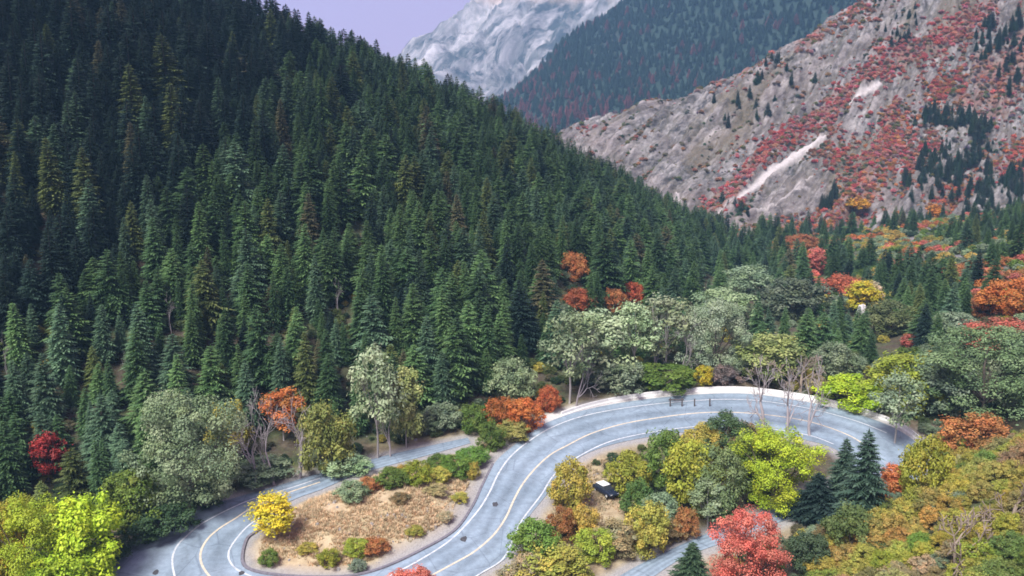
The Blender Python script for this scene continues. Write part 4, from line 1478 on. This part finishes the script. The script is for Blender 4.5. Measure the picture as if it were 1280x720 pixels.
rank = np.argsort(-allv)
single = set(rank[:278].tolist())

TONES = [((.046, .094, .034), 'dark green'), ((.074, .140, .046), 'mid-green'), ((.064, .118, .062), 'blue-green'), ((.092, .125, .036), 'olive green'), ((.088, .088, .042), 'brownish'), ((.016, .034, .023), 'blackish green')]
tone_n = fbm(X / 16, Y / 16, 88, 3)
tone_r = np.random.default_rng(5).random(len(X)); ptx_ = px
tone_r = np.where((ptx_ + pty * 1.1 + 160 * (tone_n - .5) < 430) & (tone_r < .80), .97, tone_r)  # hillside shade toward the upper left is put into these trees' tint
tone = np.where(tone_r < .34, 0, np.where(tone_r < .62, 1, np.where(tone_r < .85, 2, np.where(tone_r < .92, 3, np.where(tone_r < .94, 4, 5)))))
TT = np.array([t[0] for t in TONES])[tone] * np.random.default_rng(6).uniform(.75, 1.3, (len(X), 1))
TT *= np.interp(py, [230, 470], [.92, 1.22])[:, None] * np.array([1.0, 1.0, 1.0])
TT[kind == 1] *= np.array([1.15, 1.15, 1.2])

COLS = [(-60, 110, "above the lime trees"), (110, 190, "left of the big willow"), (190, 290, "behind the big willow"), (290, 400, "behind the bare trees"),
        (400, 530, "behind the cottonwoods"), (530, 620, "above the island's end"), (620, 700, "over the orange bushes"), (700, 800, "by the red maple gap"), (800, 930, "near the spur's end"), (930, 1400, "")]
first_con = None
for i in sorted(single, key=lambda i: dd[i]):
    hpx = py[i] - pty[i]
    size = 'tall' if H[i] > 12.5 else 'short' if H[i] < 9 else 'mid-sized'
    tn = TONES[tone[i]][1]
    if kind[i] == 0:
        rowt = ("at the hill foot" if py[i] > 520 else "low on the hill" if py[i] > 430 else "midway up the hill" if py[i] > 330 else "high on the hill" if py[i] > 220 else "near the hill crest")
        colt = next(c for a, b_, c in COLS if a <= max(-59, min(px[i], 929)) < b_)
        lab = f"{size} {tn} conifer {rowt} {colt}"
        grp = "conifers on the forest hill"
    else:
        d_ = X[i] - np.interp(Y[i], X0Y, X0X)
        where = "in the valley" if d_ < 0 else "below the right slope" if d_ < 25 else "on the right slope"
        near = "past the bend" if Y[i] < 230 else "up the canyon" if Y[i] < 320 else "under the rocks"
        ref = "left of" if px[i] < 1040 else "around" if px[i] < 1110 else "right of"
        lab = f"{size} {tn} conifer {where} {near}, {ref} yellow tree".replace("on the right slope", "on right slope").replace("below the right slope", "below right slope")
        grp = "conifers in the valley"
    j = (i * 7 + 3) % 8
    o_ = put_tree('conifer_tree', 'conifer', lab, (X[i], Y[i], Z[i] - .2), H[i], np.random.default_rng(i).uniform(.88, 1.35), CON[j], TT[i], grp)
    o_.rotation_euler[0], o_.rotation_euler[1] = random.gauss(0, .03), random.gauss(0, .03)
rest = [i for i in range(len(X)) if i not in single and (allv[i] > 0 or px[i] < -10 or px[i] > 1290)]
print("conifers", len(single), "rest", len(rest), "smallest single px", allv[rank[277]] * 4)


# ------------------------------------------------------------------ tell look-alikes apart by their order from the left
from collections import defaultdict
ORD = ["first", "second", "third", "fourth", "fifth", "sixth", "seventh", "eighth", "ninth", "tenth", "eleventh", "twelfth", "thirteenth", "fourteenth", "fifteenth", "sixteenth", "seventeenth", "eighteenth"]
same = defaultdict(list)
for o_ in COL.objects:
    if o_.get('group') and o_.parent is None: same[o_['label']].append(o_)
for lab, os_ in same.items():
    if len(os_) < 2: continue
    os_.sort(key=lambda o_: project(np.array(o_.location))[0])
    for k, o_ in enumerate(os_):
        o_['label'] = lab + (", " + ("left" if k == 0 else "right") + " of two" if len(os_) == 2 else f", {ORD[k]} from left" if len(os_) <= 18 else "")


# ------------------------------------------------------------------ masses nobody could count
def instancer(name, pts, sources, tints, scales, label=None, cat=None):
    n_ = len(pts)
    me = bpy.data.meshes.new(name)
    me.vertices.add(n_); me.vertices.foreach_set("co", np.asarray(pts, np.float32).ravel())
    r_ = np.random.default_rng(n_)
    a = me.attributes.new("tint", 'FLOAT_VECTOR', 'POINT'); a.data.foreach_set("vector", np.asarray(tints, np.float32).ravel())
    a = me.attributes.new("tint2", 'FLOAT_VECTOR', 'POINT'); a.data.foreach_set("vector", np.array([second(c_) for c_ in np.asarray(tints)], np.float32).ravel())
    a = me.attributes.new("scl", 'FLOAT_VECTOR', 'POINT'); a.data.foreach_set("vector", np.asarray(scales, np.float32).ravel())
    rot = np.zeros((n_, 3), np.float32); rot[:, 2] = r_.uniform(0, 6.28, n_); rot[:, :2] = r_.normal(size=(n_, 2)) * .03
    a = me.attributes.new("rot", 'FLOAT_VECTOR', 'POINT'); a.data.foreach_set("vector", rot.ravel())
    a = me.attributes.new("pick", 'INT', 'POINT'); a.data.foreach_set("value", r_.integers(0, len(sources), n_).astype(np.int32))
    ob = bpy.data.objects.new(name, me); COL.objects.link(ob)
    g = bpy.data.node_groups.new(name, 'GeometryNodeTree')
    g.interface.new_socket("Geometry", in_out='INPUT', socket_type='NodeSocketGeometry')
    g.interface.new_socket("Geometry", in_out='OUTPUT', socket_type='NodeSocketGeometry')
    gi = g.nodes.new("NodeGroupInput"); go = g.nodes.new("NodeGroupOutput")
    iop = g.nodes.new("GeometryNodeInstanceOnPoints")
    jn = g.nodes.new("GeometryNodeJoinGeometry")
    for s in sources:
        oi = g.nodes.new("GeometryNodeObjectInfo"); oi.inputs[0].default_value = s; oi.inputs['As Instance'].default_value = True
        oi.transform_space = 'ORIGINAL'
        g.links.new(oi.outputs['Geometry'], jn.inputs[0])
    g.links.new(gi.outputs[0], iop.inputs['Points']); g.links.new(jn.outputs[0], iop.inputs['Instance'])
    iop.inputs['Pick Instance'].default_value = True

    def na(nm, t):
        x = g.nodes.new("GeometryNodeInputNamedAttribute"); x.data_type = t; x.inputs[0].default_value = nm
        return [s for s in x.outputs if s.enabled and s.name == 'Attribute'][0]
    g.links.new(na("pick", 'INT'), iop.inputs['Instance Index'])
    er = g.nodes.new("FunctionNodeEulerToRotation"); g.links.new(na("rot", 'FLOAT_VECTOR'), er.inputs[0]); g.links.new(er.outputs[0], iop.inputs['Rotation'])
    g.links.new(na("scl", 'FLOAT_VECTOR'), iop.inputs['Scale'])
    g.links.new(iop.outputs[0], go.inputs[0])
    md = ob.modifiers.new("scatter", 'NODES'); md.node_group = g
    tag(ob, label, cat, kind='stuff')
    return ob


def src(meshes):
    """crowns already standing in the scene that use these meshes"""
    r_ = []
    for me in meshes:
        o_ = next((o for o in COL.objects if o.data is me), None)
        if o_: r_.append(o_)
    return r_


con_src = src([c[0] for c in CON])
if rest:
    R_ = np.array(rest)
    wsc = np.random.default_rng(9).uniform(.95, 1.4, len(R_))
    instancer("conifer_forest", PP[R_] - np.array([0, 0, .2]), con_src, TT[R_], np.stack([H[R_] * wsc, H[R_] * wsc, H[R_]], 1))

# undergrowth: low leafy scrub between the trees and along the verges
bush_src = src([c[0] for c in BL['bush']])
X, Y, r_ = scatter(-130, 130, 82, 240, 2.6, 4)
rd = road_dist(X, Y)
dens = fbm(X / 8, Y / 8, 66, 3)
dryv = a_dry(X, Y)
keep = (rd > 2.6) & (a_pale(X, Y) < .02) & (dens > .47) & ~in_poly(X, Y, ISL) & ~(in_poly(X, Y, CLR) & (dens < .6))
X, Y = X[keep], Y[keep]
P = np.stack([X, Y, ground_h(X, Y) - .05], 1)
px, py, dd = project(P)
k = (px > -60) & (px < 1340) & (py < 800) & sight_clear(P, np.full(len(P), 2.0))
P = P[k]
s_ = r_.uniform(.7, 1.9, len(P))
cols = np.array([PAL['darkgreen'], (.07, .10, .04), PAL['olive'], PAL['greygreen'], (.11, .10, .055), (.09, .13, .035)])[r_.integers(0, 6, len(P))]
X, Y, r2_ = scatter(-150, 40, 110, 300, 2.7, 41)
k = (road_dist(X, Y) > 5) & (hill_h(X, Y) > floor_h(X, Y) - 2) & (fbm(X / 9, Y / 9, 67, 3) > .40)
P2 = np.stack([X[k], Y[k], ground_h(X[k], Y[k]) - .05], 1)
px, py, dd = project(P2)
k = (px > -60) & (px < 1000) & (py < 760)
P2 = P2[k]
P = np.concatenate([P, P2]); s_ = np.concatenate([s_, r2_.uniform(.5, 1.3, len(P2))])
cols = np.concatenate([cols, np.array([(.03, .06, .028), (.05, .075, .03), (.06, .06, .035)])[r2_.integers(0, 3, len(P2))]])
instancer("undergrowth", P, bush_src, cols, np.stack([s_ * 1.1, s_ * 1.1, s_], 1))

# the golden slope goes on past the right edge of the view
X, Y, r_ = scatter(30, 210, 40, 190, 2.7, 51)
d_ = X - np.interp(Y, X0Y, X0X)
P = np.stack([X, Y, ground_g(X, Y) - .1], 1)
px, py, dd = project(P)
k = (d_ > 2) & (dd > 40) & (px > 1318) & (px < 2300) & (road_dist(X, Y) > 3)
P = P[k]
s_ = r_.uniform(1.2, 2.8, len(P))
cols = np.array([PAL['amber'], PAL['olive'], PAL['yelgreen'], PAL['olive'], PAL['tan'], PAL['brown']])[r_.integers(0, 6, len(P))] * .9
instancer("oak_thicket", P, bush_src, cols, np.stack([s_ * 1.1, s_ * 1.1, s_], 1))

# dry grass on the island and the verges
def tufts(name, n_, poly, seed, lo, hi, cols):
    r_ = np.random.default_rng(seed)
    x0, y0 = poly.min(0); x1, y1 = poly.max(0)
    X = r_.uniform(x0, x1, n_ * 3); Y = r_.uniform(y0, y1, n_ * 3)
    k = in_poly(X, Y, poly) & (road_dist(X, Y) > 2.2) & (fbm(X / 3.5, Y / 3.5, seed, 3) + r_.uniform(-.12, .12, len(X)) > .44)
    X, Y = X[k][:n_], Y[k][:n_]
    Z = ground_h(X, Y)
    nb = 9
    c = np.repeat(np.stack([X, Y, Z], 1), nb, 0); n2 = len(c)
    a = r_.uniform(0, 6.28, n2); hgt = np.repeat(r_.uniform(lo, hi, len(X)), nb) * r_.uniform(.6, 1.2, n2)
    d = np.stack([np.cos(a), np.sin(a), 0 * a], 1); s = np.stack([-np.sin(a), np.cos(a), 0 * a], 1)
    b0 = c + d * .08 - np.array([0, 0, .03])
    wd = (.035 + .025 * r_.random(n2))[:, None]
    V = np.stack([b0 - s * wd, b0 + s * wd, b0 + d * (hgt * .6)[:, None] + np.array([0, 0, 1.]) * hgt[:, None]], 1).reshape(-1, 3)
    me = raw_mesh(name, V, np.arange(len(V)).reshape(-1, 3), M['leaf'], np.clip(np.repeat(r_.uniform(.1, .9, len(X)), nb) + r_.uniform(-.1, .1, n2), 0, 1))
    ob = bpy.data.objects.new(name, me); COL.objects.link(ob)
    ob['tint'] = [float(v) for v in cols]; ob['tint2'] = [float(v) for v in cols]
    tag(ob, kind='stuff')
    return ob


tufts("dry_grass", 9000, ISL, 12, .25, .6, (.58, .45, .27))
tufts("dry_grass", 3000, CLR, 13, .25, .55, (.48, .39, .24))

# red and orange scrub on the rocky slope
allh = lambda a, b_: np.maximum(np.where(b_ > 372, rock_g(a, b_), -99), ground_g(a, b_))
rock_s = Grid(rock_h_s, -30, 462, 372, 690, 1.15)
scree_g = Grid(a_scree, -30, 462, 372, 690, 1.5)
pts_, tin, scl = [], [], []
for poly, wd, cs_, n_ in BANDS:
    poly = np.array(poly, float)
    seg = np.concatenate([[0], np.cumsum(np.linalg.norm(np.diff(poly, axis=0), axis=1))])
    for _ in range(int(n_ * (6.2 if cs_[0] in ('red', 'orange', 'pinkred', 'rust') and n_ != 150 else 1.0))):
        q = random.uniform(0, seg[-1])
        cx, cy, cw_ = (np.interp(q, seg, a_) for a_ in (poly[:, 0], poly[:, 1], wd))
        a_ = random.gauss(0, .85) * cw_; b2 = random.gauss(0, .85) * cw_ * .85
        p, t = ground_pt(cx + a_, cy + b2, allh, 230, 800)
        if t > 780: continue
        if p[1] > 372 and scree_g(p[:1], p[1:2])[0] > .15: continue
        p[2] = float(np.maximum(rock_s(p[:1], p[1:2]) if p[1] > 372 else -99, ground_g(p[:1], p[1:2]))[0])
        c_ = SCR[random.choice(cs_) if random.random() < .78 else random.choice(('brown', 'rust', 'mauve', 'olive'))]
        hgt = (.6 + 1.8 * random.random() ** 2) * t / 500
        pts_.append(p - np.array([0, 0, .3])); tin.append(jit(c_, .25)); scl.append((hgt * 1.15, hgt * 1.15, hgt))
# brush rooted along the feet of the rock ledges
r_ = np.random.default_rng(31)
X = r_.uniform(20, 440, 60000); Y = r_.uniform(380, 640, 60000)
u, v = rock_uv(X, Y)
k = (ledges(u, v)[1] > .5) & (fbm(u / 38, v / 20, 16, 3) > .47) & (scree_g(X, Y) < .1)
X, Y = X[k], Y[k]
Z = rock_s(X, Y)
k = Z > ground_g(X, Y) - .5
P = np.stack([X, Y, Z - .3], 1)[k]
px, py, dd = project(P)
k = (px > 680) & (px < 1310) & (py > -20) & (py < 330)
P, px = P[k][:3200], px[k][:3200]
hue = fbm(P[:, 0] / 28, P[:, 1] / 28, 17, 3) + np.interp(px, [750, 1150], [-.12, .12])
for p_, h_ in zip(P, hue):
    c_ = SCR[random.choice(('red', 'pinkred', 'rust', 'orange'))] if h_ > .54 else SCR[random.choice(('brown', 'olive', 'greygreen', 'darkgreen', 'rust'))]
    hg = .6 + 1.3 * random.random() ** 1.5
    pts_.append(p_); tin.append(jit(c_, .2)); scl.append((hg * 1.25, hg * 1.25, hg))
# a far-plant source stands in the scene: three single shrubs that show clearly
fo = []
for j, (px_, py_, hp, wp, tc, lab) in enumerate([(828, 122, 26, 34, (.55, .10, .12), "bright pink-red shrub on the upper edge of the rocky slope"),
                                                (1168, 270, 15, 22, (.48, .17, .02), "bright orange shrub at the foot of the right-hand rocks"),
                                                (1072, 262, 14, 34, (.52, .24, .02), "yellow-orange shrub below the red gully on the rocks")]):
    p, t = ground_pt(px_, py_, allh, 230, 800)
    h_ = hp * t / FPX
    r = put_tree('maple_shrub', 'shrub', lab, p - np.array([0, 0, .3]), h_, wp / hp / 1.3, BL['far'][j], tc)
    fo.append(r)
far_src = src([c[0] for c in BL['far']])
instancer("maple_scrub", pts_, far_src, tin, scl)
X, Y, r_ = scatter(60, 330, 165, 480, 3.4, 14)
d_ = X - np.interp(Y, X0Y, X0X)
n1, n2_ = fbm(X / 22, Y / 22, 93, 3), fbm(X / 15, Y / 15, 94, 3)
Z = ground_h(X, Y)
k = (d_ > -12) & (n1 > .40) & (road_dist(X, Y) > 8) & (np.where(Y > 372, rock_tps(X, Y), -99) < Z + 1)
P = np.stack([X, Y, Z - .15], 1)[k]; n2_ = n2_[k]
px, py, dd = project(P)
k = (px < 1700) & (py > -20)
P, n2_ = P[k], n2_[k]
cix = np.clip(((n2_ - .25) * 2 * 9).astype(int) + r_.integers(-1, 2, len(P)), 0, 8)
tin = np.array([PAL[c_] for c_ in ('rust', 'pinkred', 'orange', 'olive', 'greygreen', 'green', 'darkgreen', 'sage', 'amber')])[cix] * r_.uniform(.7, 1.2, (len(P), 1))
s_ = r_.uniform(1.1, 2.9, len(P))
instancer("oak_scrub", P, far_src, tin, np.stack([s_ * 1.2, s_ * 1.2, s_], 1))

# dark conifers among the rocks
pts_, tin, scl = [], [], []
for poly, wd, n_ in [([(1150, 150), (1190, 150), (1235, 165)], [10, 14, 14], 46), ([(1220, 60), (1270, 40), (1280, 120)], [20, 24, 24], 60),
                     ([(1030, 262), (1045, 245)], [8, 6], 14), ([(1180, 200), (1150, 230), (1240, 190)], [20, 24, 24], 80), ([(1200, 260), (1270, 230), (1280, 280)], [30, 24, 26], 90),
                     ([(905, 262), (930, 270)], [8, 8], 12), ([(950, 60), (990, 90), (900, 150)], [20, 30, 30], 24), ([(1110, 60), (1150, 20)], [20, 20], 16)]:
    poly = np.array(poly, float)
    seg = np.concatenate([[0], np.cumsum(np.linalg.norm(np.diff(poly, axis=0), axis=1))])
    for _ in range(n_):
        q = random.uniform(0, seg[-1])
        cx, cy, cw_ = (np.interp(q, seg, a_) for a_ in (poly[:, 0], poly[:, 1], wd))
        p, t = ground_pt(cx + random.gauss(0, .5) * cw_, cy + random.gauss(0, .5) * cw_, allh, 230, 800)
        if t > 780: continue
        hgt = random.uniform(4.5, 9.5)
        pts_.append(p - np.array([0, 0, .3])); tin.append(jit((.04, .07, .045), .2)); scl.append((hgt * 1.1, hgt * 1.1, hgt))
instancer("conifer_stand", pts_, con_src, tin, scl)

# forest on the far hill
X, Y, r_ = scatter(-200, 1000, 860, 1500, 8.0, 8)
Z = fh_h(X, Y)
dens = fbm(X / 90, Y / 90, 15, 4)
P = np.stack([X, Y, Z], 1)
px, py, dd = project(P)
k = (dens > .12) & (px > 600) & (px < 1140) & (py > -30) & (py < 230)
P, dens = P[k], dens[k]
hgt = r_.uniform(8, 15, len(P))
tn = np.array([(.058, .105, .072)])[np.zeros(len(P), int)] * r_.uniform(.8, 1.25, (len(P), 1))
redm = (r_.random(len(P)) < np.interp(py[k], [60, 110, 150], [.05, .14, .55]))
tn[redm] = np.array([.30, .11, .10])
instancer("far_forest", P, con_src[:3], tn, np.stack([hgt * 1.5, hgt * 1.5, hgt], 1))

# ------------------------------------------------------------------ things by the road
# guardrail round the outside of the upper bend
GP = plane_curve([(700, 521), (735, 509.5), (780, 500), (850, 491.5), (912, 488.5), (950, 490.5), (1027, 502.5), (1083, 517.5), (1121, 532.5), (1150, 552), (1160, 566)], 240)
gs = np.concatenate([[0], np.cumsum(np.linalg.norm(np.diff(GP, axis=0), axis=1))])
T = np.gradient(GP, axis=0); T[:, 2] = 0; T /= np.linalg.norm(T, axis=1)[:, None]
N_ = np.stack([-T[:, 1], T[:, 0], 0 * T[:, 0]], 1)
gr = empty("roadside_barrier", GP[0])
tag(gr, "low pale concrete barrier curving round the outside of the upper bend", "barrier")
SEG = 5.0
s0 = 0.3
while s0 + SEG < gs[-1]:
    V, F = [], []
    prof = [(-.30, -.3), (-.30, .12), (-.14, .34), (-.10, .78), (-.07, .82), (.07, .82), (.10, .78), (.14, .34), (.30, .12), (.30, -.3)]
    m_ = len(prof)
    for s_ in np.linspace(s0, s0 + SEG - .05, 5):
        p = np.array([np.interp(s_, gs, GP[:, k]) for k in range(3)]); n1 = np.array([np.interp(s_, gs, N_[:, k]) for k in range(3)])
        for a_, h_ in prof:
            q = p + n1 * a_
            V.append((q[0] - GP[0, 0], q[1] - GP[0, 1], road_plane(p[1]) + h_ + .02 - GP[0, 2]))
    for i in range(4):
        for k in range(m_ - 1):
            F.append((i * m_ + k, (i + 1) * m_ + k, (i + 1) * m_ + k + 1, i * m_ + k + 1))
    F.append(tuple(range(m_))); F.append(tuple(range(5 * m_ - 1, 4 * m_ - 1, -1)))
    mesh_obj("barrier_segment", V, F, M['concrete'], gr)
    s0 += SEG


def box_vf(sx, sy, sz, bev=.015):
    V, F = [], []
    for z, q in ((0, 0), (sz - bev, 0), (sz, bev)):
        for x_, y_ in ((-1, -1), (1, -1), (1, 1), (-1, 1)):
            V.append((x_ * (sx / 2 - q), y_ * (sy / 2 - q), z))
    for l in (0, 4):
        for k in range(4):
            F.append((l + k, l + (k + 1) % 4, l + 4 + (k + 1) % 4, l + 4 + k))
    F.append((8, 9, 10, 11)); F.append((3, 2, 1, 0))
    return V, F


# dark hurdle and posts on the outer shoulder
p = at_plane(845, 509); hb = empty("road_barrier", (p[0], p[1], road_lift(p)))
tag(hb, "dark post-and-rail barrier on the outer shoulder of the upper bend", "barrier")
for sx in (-1.05, 1.05):
    v_, f_ = box_vf(.2, .2, 1.5); o_ = mesh_obj("post", [(a + sx, b_, c) for a, b_, c in v_], f_, M['post'], hb)
v_, f_ = box_vf(2.7, .08, .22); mesh_obj("rail", [(a, b_ - .15, c + 1.15) for a, b_, c in v_], f_, M['post'], hb)
for px_, lab in ((868, "short dark post on the upper bend's shoulder next to the barrier"), (887, "short dark post on the upper bend's shoulder farther from the barrier")):
    p = at_plane(px_, 509)
    v_, f_ = box_vf(.2, .2, 1.4)
    o_ = mesh_obj("marker_post", v_, f_, M['post']); o_.location = (p[0], p[1], road_lift(p)); tag(o_, lab, "post", "dark posts on the bend's shoulder")
# white marker by the inner pavement edge
p = at_plane(689, 625)
v_, f_ = box_vf(.55, .12, .9); o_ = mesh_obj("marker_board", [(a, b_, c + .35) for a, b_, c in v_], f_, M['white_paint'])
o_.location = (p[0], p[1], road_plane(p[1])); tag(o_, "small white marker board at the inner pavement edge left of the parked car", "marker")
v_, f_ = box_vf(.1, .1, .9); ch = mesh_obj("post", [(a, b_ + .12, c) for a, b_, c in v_], f_, M['post'], o_)
# pale log
a, b_ = at_plane(643, 682), at_plane(665, 664)
L_ = np.linalg.norm(b_ - a)
lp = [np.array([0, 0, 0.25]), (b_ - a) * .5 + np.array([.1, 0, .32]), (b_ - a) + np.array([0, 0, .27])]
tv, tf = tubes([(np.array(lp), [.32, .28, .2])], 8)
tf = [tuple(f) for f in tf] + [tuple(range(7, -1, -1)), tuple(range(16, 24))]
o_ = mesh_obj("log", tv, tf, M['pale_bark'], smooth=False); o_.location = (a[0], a[1], road_plane(a[1])); tag(o_, "pale fallen log along the inner pavement edge above the green shrub", "log")


# loose stones on the shoulders and the island
r_ = np.random.default_rng(21)
V, F = [], []
cnt = 0
while cnt < 320:
    px_, py_ = r_.uniform(290, 780), r_.uniform(540, 730)
    c = at_plane(px_, py_)
    rd_ = float(road_dist(c[:1], c[1:2])[0])
    if rd_ < 1.3 or rd_ > 9: continue
    cnt += 1
    z_ = float(ground_h(c[:1], c[1:2])[0]); s_ = .08 + .28 * r_.random() ** 3
    b0 = len(V)
    for k in range(5):
        a_ = 2 * math.pi * k / 5 + r_.uniform(-.3, .3)
        V.append((c[0] + s_ * r_.uniform(.8, 1.3) * math.cos(a_), c[1] + s_ * r_.uniform(.8, 1.3) * math.sin(a_), z_ - .05))
    for k in range(5):
        a_ = 2 * math.pi * k / 5 + r_.uniform(-.3, .3)
        V.append((c[0] + s_ * .6 * math.cos(a_), c[1] + s_ * .6 * math.sin(a_), z_ + s_ * r_.uniform(.5, .9)))
    for k in range(5): F.append((b0 + k, b0 + (k + 1) % 5, b0 + 5 + (k + 1) % 5, b0 + 5 + k))
    F.append(tuple(range(b0 + 5, b0 + 10)))
tag(mesh_obj("loose_stones", V, F, M['cobble']), kind='stuff')


# pale boulder in the valley
def rock_mesh(seed, rx, ry, rz):
    r_ = np.random.default_rng(seed)
    V, F = [], []
    nu, nv = 10, 7
    for j in range(nv):
        for i in range(nu):
            th, ph = 2 * math.pi * i / nu, math.pi * (j + .3) / (nv - .4)
            k_ = r_.uniform(.8, 1.15)
            V.append((rx * k_ * math.cos(th) * math.sin(ph), ry * k_ * math.sin(th) * math.sin(ph), rz * k_ * math.cos(ph)))
    for j in range(nv - 1):
        for i in range(nu):
            F.append((j * nu + i, j * nu + (i + 1) % nu, (j + 1) * nu + (i + 1) % nu, (j + 1) * nu + i))
    F.append(tuple(range(nu)))
    return V, F


p, t = ground_pt(1077, 398)
v_, f_ = rock_mesh(4, 1.3, 1.5, 2.3)
o_ = mesh_obj("boulder", v_, f_, M['stone']); o_.location = (p[0], p[1], p[2] + 1.2); tag(o_, "pale boulder below the yellow valley tree", "boulder")


# parked car: dark body, white roof
def car(loc, rz):
    root = empty("parked_car", loc, rz)
    tag(root, "dark car with a white roof parked among the shrubs inside the bend", "car")
    # body lofted along x: (x, half width, z bottom, z top)
    st = [(-2.2, .72, .45, .78), (-2.12, .84, .32, .92), (-1.5, .9, .28, .98), (-.7, .91, .26, .98), (.5, .91, .26, .98), (1.2, .9, .27, .95), (1.9, .85, .3, .82), (2.2, .70, .42, .66)]
    V, F = [], []
    for x_, hw, zb, zt in st:
        for y_, z_ in ((-hw * .9, zb), (-hw, zb + .15), (-hw, zt - .14), (-hw * .9, zt), (hw * .9, zt), (hw, zt - .14), (hw, zb + .15), (hw * .9, zb)):
            V.append((x_, y_, z_))
    for i in range(len(st) - 1):
        for k in range(8):
            F.append((i * 8 + k, (i + 1) * 8 + k, (i + 1) * 8 + (k + 1) % 8, i * 8 + (k + 1) % 8))
    F.append(tuple(range(8))); F.append(tuple(range(8 * len(st) - 1, 8 * len(st) - 9, -1)))
    mesh_obj("body", V, F, M['car_dark'], root, smooth=False)
    # glasshouse between belt line and roof
    B_ = [(-1.75, .80), (1.05, .80)]; R_ = [(-1.25, .64), (.25, .64)]
    q = [(-1.85, -.78, .975), (.98, -.78, .975), (.98, .78, .975), (-1.85, .78, .975), (-1.35, -.66, 1.42), (.22, -.66, 1.42), (.22, .66, 1.42), (-1.35, .66, 1.42)]

    def lerp(a, b_, t_): return tuple(a[k] * (1 - t_) + b_[k] * t_ for k in range(3))
    mesh_obj("windscreen", [q[1], q[2], q[6], q[5]], [(0, 1, 2, 3)], M['glass'], root)
    mesh_obj("rear_window", [q[3], q[0], q[4], q[7]], [(0, 1, 2, 3)], M['glass'], root)
    for a_, b2, c_, d_ in ((0, 1, 5, 4), (2, 3, 7, 6)):
        for t0_, t1_ in ((.04, .47), (.51, .96)):
            mesh_obj("side_window", [lerp(q[a_], q[b2], t0_), lerp(q[a_], q[b2], t1_), lerp(q[d_], q[c_], t1_), lerp(q[d_], q[c_], t0_)], [(0, 1, 2, 3)], M['glass'], root)
        mesh_obj("door_pillar", [(x_, y_ * .985, z_) for x_, y_, z_ in (lerp(q[a_], q[b2], 0), lerp(q[a_], q[b2], 1), lerp(q[d_], q[c_], 1), lerp(q[d_], q[c_], 0))], [(0, 1, 2, 3)], M['car_dark'], root)
    rv = [(-1.42, -.70, 1.40), (.28, -.70, 1.40), (.28, .70, 1.40), (-1.42, .70, 1.40), (-1.3, -.6, 1.50), (.12, -.6, 1.50), (.12, .6, 1.50), (-1.3, .6, 1.50)]
    mesh_obj("roof", rv, [(3, 2, 1, 0), (4, 5, 6, 7), (0, 1, 5, 4), (1, 2, 6, 5), (2, 3, 7, 6), (3, 0, 4, 7)], M['car_white'], root)
    wv, wf = [], []
    for k in range(16):
        a_ = 2 * math.pi * k / 16
        for r2, y_ in ((.33, -.11), (.33, .11), (.2, .11), (.2, -.11)):
            wv.append((r2 * math.cos(a_), y_, r2 * math.sin(a_)))
    for k in range(16):
        k2 = (k + 1) % 16
        for j in range(4): wf.append((4 * k + j, 4 * k2 + j, 4 * k2 + (j + 1) % 4, 4 * k + (j + 1) % 4))
    ty = mesh_obj("tyre", wv, wf, M['rubber'], mesh_only=True)
    hv = [(.2 * math.cos(2 * math.pi * k / 12), y_, .2 * math.sin(2 * math.pi * k / 12)) for y_ in (-.09, .09) for k in range(12)]
    hm = mesh_obj("rim", hv, [tuple(range(12)), tuple(range(23, 11, -1))] + [(k, (k + 1) % 12, 12 + (k + 1) % 12, 12 + k) for k in range(12)], M['steel'], mesh_only=True)
    for x_ in (-1.35, 1.35):
        for y_ in (-.84, .84):
            wh = bpy.data.objects.new("tyre", ty); COL.objects.link(wh); wh.parent = root; wh.location = (x_, y_, .33)
            hb_ = bpy.data.objects.new("rim", hm); COL.objects.link(hb_); hb_.parent = wh
    for y_ in (-.58, .58):
        v_, f_ = box_vf(.08, .3, .14)
        mesh_obj("headlight", [(a + 2.14, b2 + y_, c + .56) for a, b2, c in v_], f_, M['lamp'], root)
    return root


p, t = ground_pt(757, 618)
car((p[0], p[1], p[2] + .02), math.radians(-58))

# ------------------------------------------------------------------ air
hz = [(-900, -120, -60), (1600, -120, -60), (1600, 3200, -60), (-900, 3200, -60)]
hzv = hz + [(x_, y_, 760) for x_, y_, _ in hz]
me = bpy.data.meshes.new("haze"); me.from_pydata(hzv, [], [(3, 2, 1, 0), (4, 5, 6, 7), (0, 1, 5, 4), (1, 2, 6, 5), (2, 3, 7, 6), (3, 0, 4, 7)]); me.update()
m, n, o = mat("haze_air")
pvn = n.nodes.new("ShaderNodeVolumePrincipled")
pvn.inputs['Color'].default_value = (.34, .68, 1.0, 1)
pvn.inputs['Density'].default_value = 0.00019
n.links.new(pvn.outputs[0], o.inputs['Volume'])
me.materials.append(m)
hz_o = bpy.data.objects.new("haze", me); COL.objects.link(hz_o); tag(hz_o, kind='stuff')
